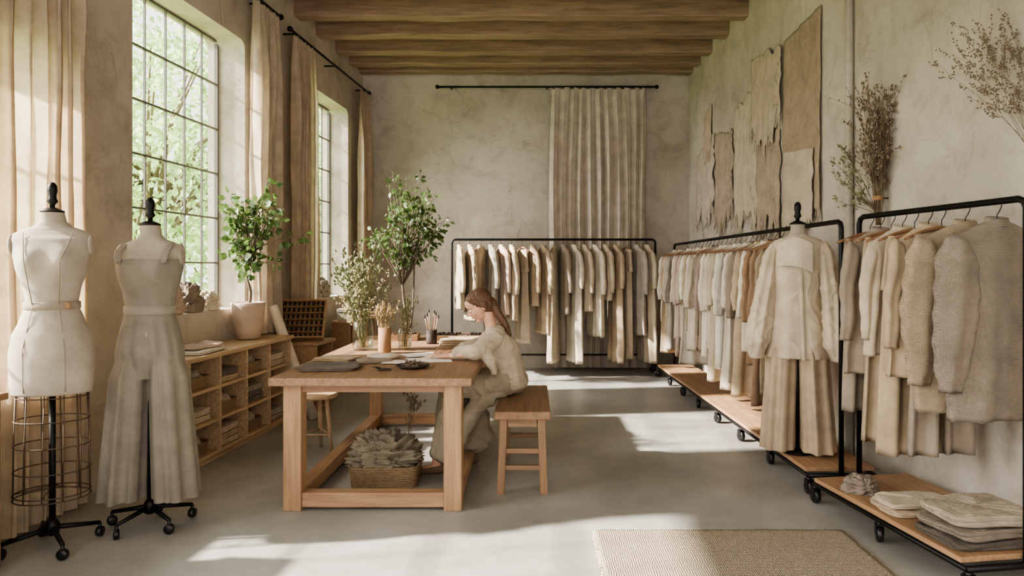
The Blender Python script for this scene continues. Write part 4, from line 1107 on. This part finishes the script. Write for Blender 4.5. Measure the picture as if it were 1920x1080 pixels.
for s in (-1, 1):
    mk('eye', G().ell((-.0815,s*.029,.006), (.009,.012,.0075), 14, 10, HM), M_cord, per)
    mk('iris', G().ell((-.0885,s*.029,.003), (.0035,.0055,.0058), 12, 8, HM), M_iris, per)
    g = G(); g.tube([(-.087,s*.014,.026),(-.09,s*.03,.030),(-.08,s*.046,.024)], [.002,.003,.0015], 6, True, HM); mk('eyebrow', g, M_hair, per)
mk('lips', G().ell((-.0955,0,-.053), (.004,.015,.0045), 12, 8, HM), surf('lips', lin((186,110,98)), .4), per)
g = G()
def H(c, r_): g.ell(c, r_, 22, 14, HM)
H((.026,0,.036), (.090,.078,.085)); H((.0,0,.058), (.082,.070,.060)); H((.045,0,-.01), (.062,.072,.08))
for s in (-1, 1):
    g.chain([(-.045,s*.045,.075,.02,.018,.018),(-.015,s*.066,.040,.020,.012,.026),(.02,s*.073,-.005,.024,.012,.03)], HM)
h0 = HM @ Vector((.09,0,-.03)); 
g.chain([(h0.x,h0.y,h0.z,.032,.042,.036),(-.228,PY-.01,1.03,.024,.034,.036),(-.196,PY-.02,.985,.020,.030,.034),(-.168,PY-.025,.935,.014,.024,.030),(-.152,PY-.03,.895,.008,.014,.02)])
mk('hair', fuse(g, .0045, 2, 'hair', .0035, (60,90,8)), M_hair, per)
g = G()
g.chain([(-.150,PY,.585,.116,.158,.075),(-.16,PY,.68,.104,.140,.09),(-.19,PY,.8,.097,.132,.09),(-.232,PY,.87,.086,.126,.065),(-.262,PY,.93,.062,.078,.036)])
for s in (-1, 1):
    wx, wy = W_[s].x, W_[s].y
    g.chain([(-.245,PY+s*.06,.925,.055,.045,.038),(-.245,PY+s*.10,.905,.054,.050,.048),(-.25,PY+s*.140,.885,.056,.052,.056),(-.315,PY+s*.200,.838,.056,.052,.060),(-.365,PY+s*.245,.812,.053,.048,.054),(wx+.085,wy+s*.045,.80,.045,.045,.045),(wx+.05,wy+s*.028,.795,.042,.042,.042)])
    g.chain([(-.31,PY+s*.22,.81,.05,.040,.05),(-.265,PY+s*.215,.74,.034,.036,.045),(-.25,PY+s*.205,.69,.022,.03,.035)])
def wr_fn(p):
    if p.z < TH+.004 and p.x < TX1-.005: p.z = TH+.004
    if p.z < BH+.004 and p.x > BX0: p.z = BH+.004
    return p
mk('tunic', fuse(g, .0055, 3, 'tunic', .009, (7,7,10), wr_fn, .15), fabric((188,173,150)), per)
g = G()
g.chain([(-.155,PY,.59,.116,.150,.085),(-.2,PY,.59,.11,.15,.085)])
for s in (-1, 1):
    kx, ky = -.54, PY+s*.10; ax, ay = (-.61, PY-.12) if s < 0 else (-.42, PY+.13)
    g.chain([(-.18,PY+s*.075,.59,.10,.09,.088),(kx+.02,ky,.56,.080,.085,.078),(kx+.0,ky,.50,.076,.085,.07),(ax+.045,ay,.3,.082,.09,.08),(ax+.03,ay,.14,.09,.10,.05)])
    g.chain([(-.22,PY+s*.09,.53,.05,.07,.05),(-.36,PY+s*.10,.46,.06,.075,.06),(-.42,ay,.36,.06,.075,.06),(ax+.08,ay,.2,.075,.08,.06)])
def tr_fn(p):
    if p.z < .085: p.z = .085 + .01*noise.noise(p*9)
    if p.x > BX0-.01 and p.z < BH+.003: p.z = BH+.003
    return p
mk('trousers', fuse(g, .0065, 3, 'trousers', .014, (11,11,2.0), tr_fn, .2), fabric((160,147,127)), per)
for s in (-1, 1):
    ax, ay = (-.63, PY-.12) if s < 0 else (-.44, PY+.13)
    g = G(); g.chain([(ax+.03,ay,.040,.036,.036,.036),(ax-.07,ay,.030,.038,.040,.028),(ax-.15,ay,.024,.025,.035,.022)])
    mk('shoe', fuse(g, .006, 3, 'shoe', fn=lambda p: Vector((p.x, p.y, max(p.z, .003)))), surf('suede', lin((112,90,70)), .8), per)
w0 = W_[-1]; g = G(); a = w0+Vector((-.14,.055,-.024)); a.z = TH+.008; b_ = w0+Vector((-.065,.05,.075)); g.tube([a, a.lerp(b_,.08), b_], [.0008,.0038,.0038], 8)
mk('pencil', g, M_oak['z'], None, (0,0,0), (0,0,0), 'wooden pencil held in the seated person\'s hand', 'pencil')

# ------------------------------------------------------------------ light
w = bpy.data.worlds.new('World'); SC.world = w; w.use_nodes = True
bg = w.node_tree.nodes['Background']; bg.inputs[0].default_value = (1.0, .98, .96, 1); bg.inputs[1].default_value = 2.5
sun = bpy.data.lights.new('sun', 'SUN'); sun.energy = 25; sun.angle = .03; sun.color = (1, .92, .82)
so = bpy.data.objects.new('sun', sun); COL.objects.link(so)
so.rotation_euler = Vector((1, .14, -.66)).to_track_quat('-Z', 'Y').to_euler()
so.location = (-8, 3, 8)
s2 = bpy.data.lights.new('sky_glow', 'SUN'); s2.energy = 11; s2.angle = 1.1; s2.color = (1, .97, .93)
so2 = bpy.data.objects.new('sky_glow', s2); COL.objects.link(so2)
so2.rotation_euler = Vector((1, .3, -.42)).to_track_quat('-Z', 'Y').to_euler(); so2.location = (-8, 3, 6)
try: SC.view_settings.look = 'AgX - Medium High Contrast'
except Exception: pass
cam = bpy.data.cameras.new('camera'); cam.lens = 24.375; cam.sensor_width = 36; cam.shift_x = -.02083; cam.shift_y = -.02083
co = bpy.data.objects.new('camera', cam); COL.objects.link(co); co.location = (0,0,1.35); co.rotation_euler = (pi/2, 0, 0)
cam.clip_start = .05; SC.camera = co
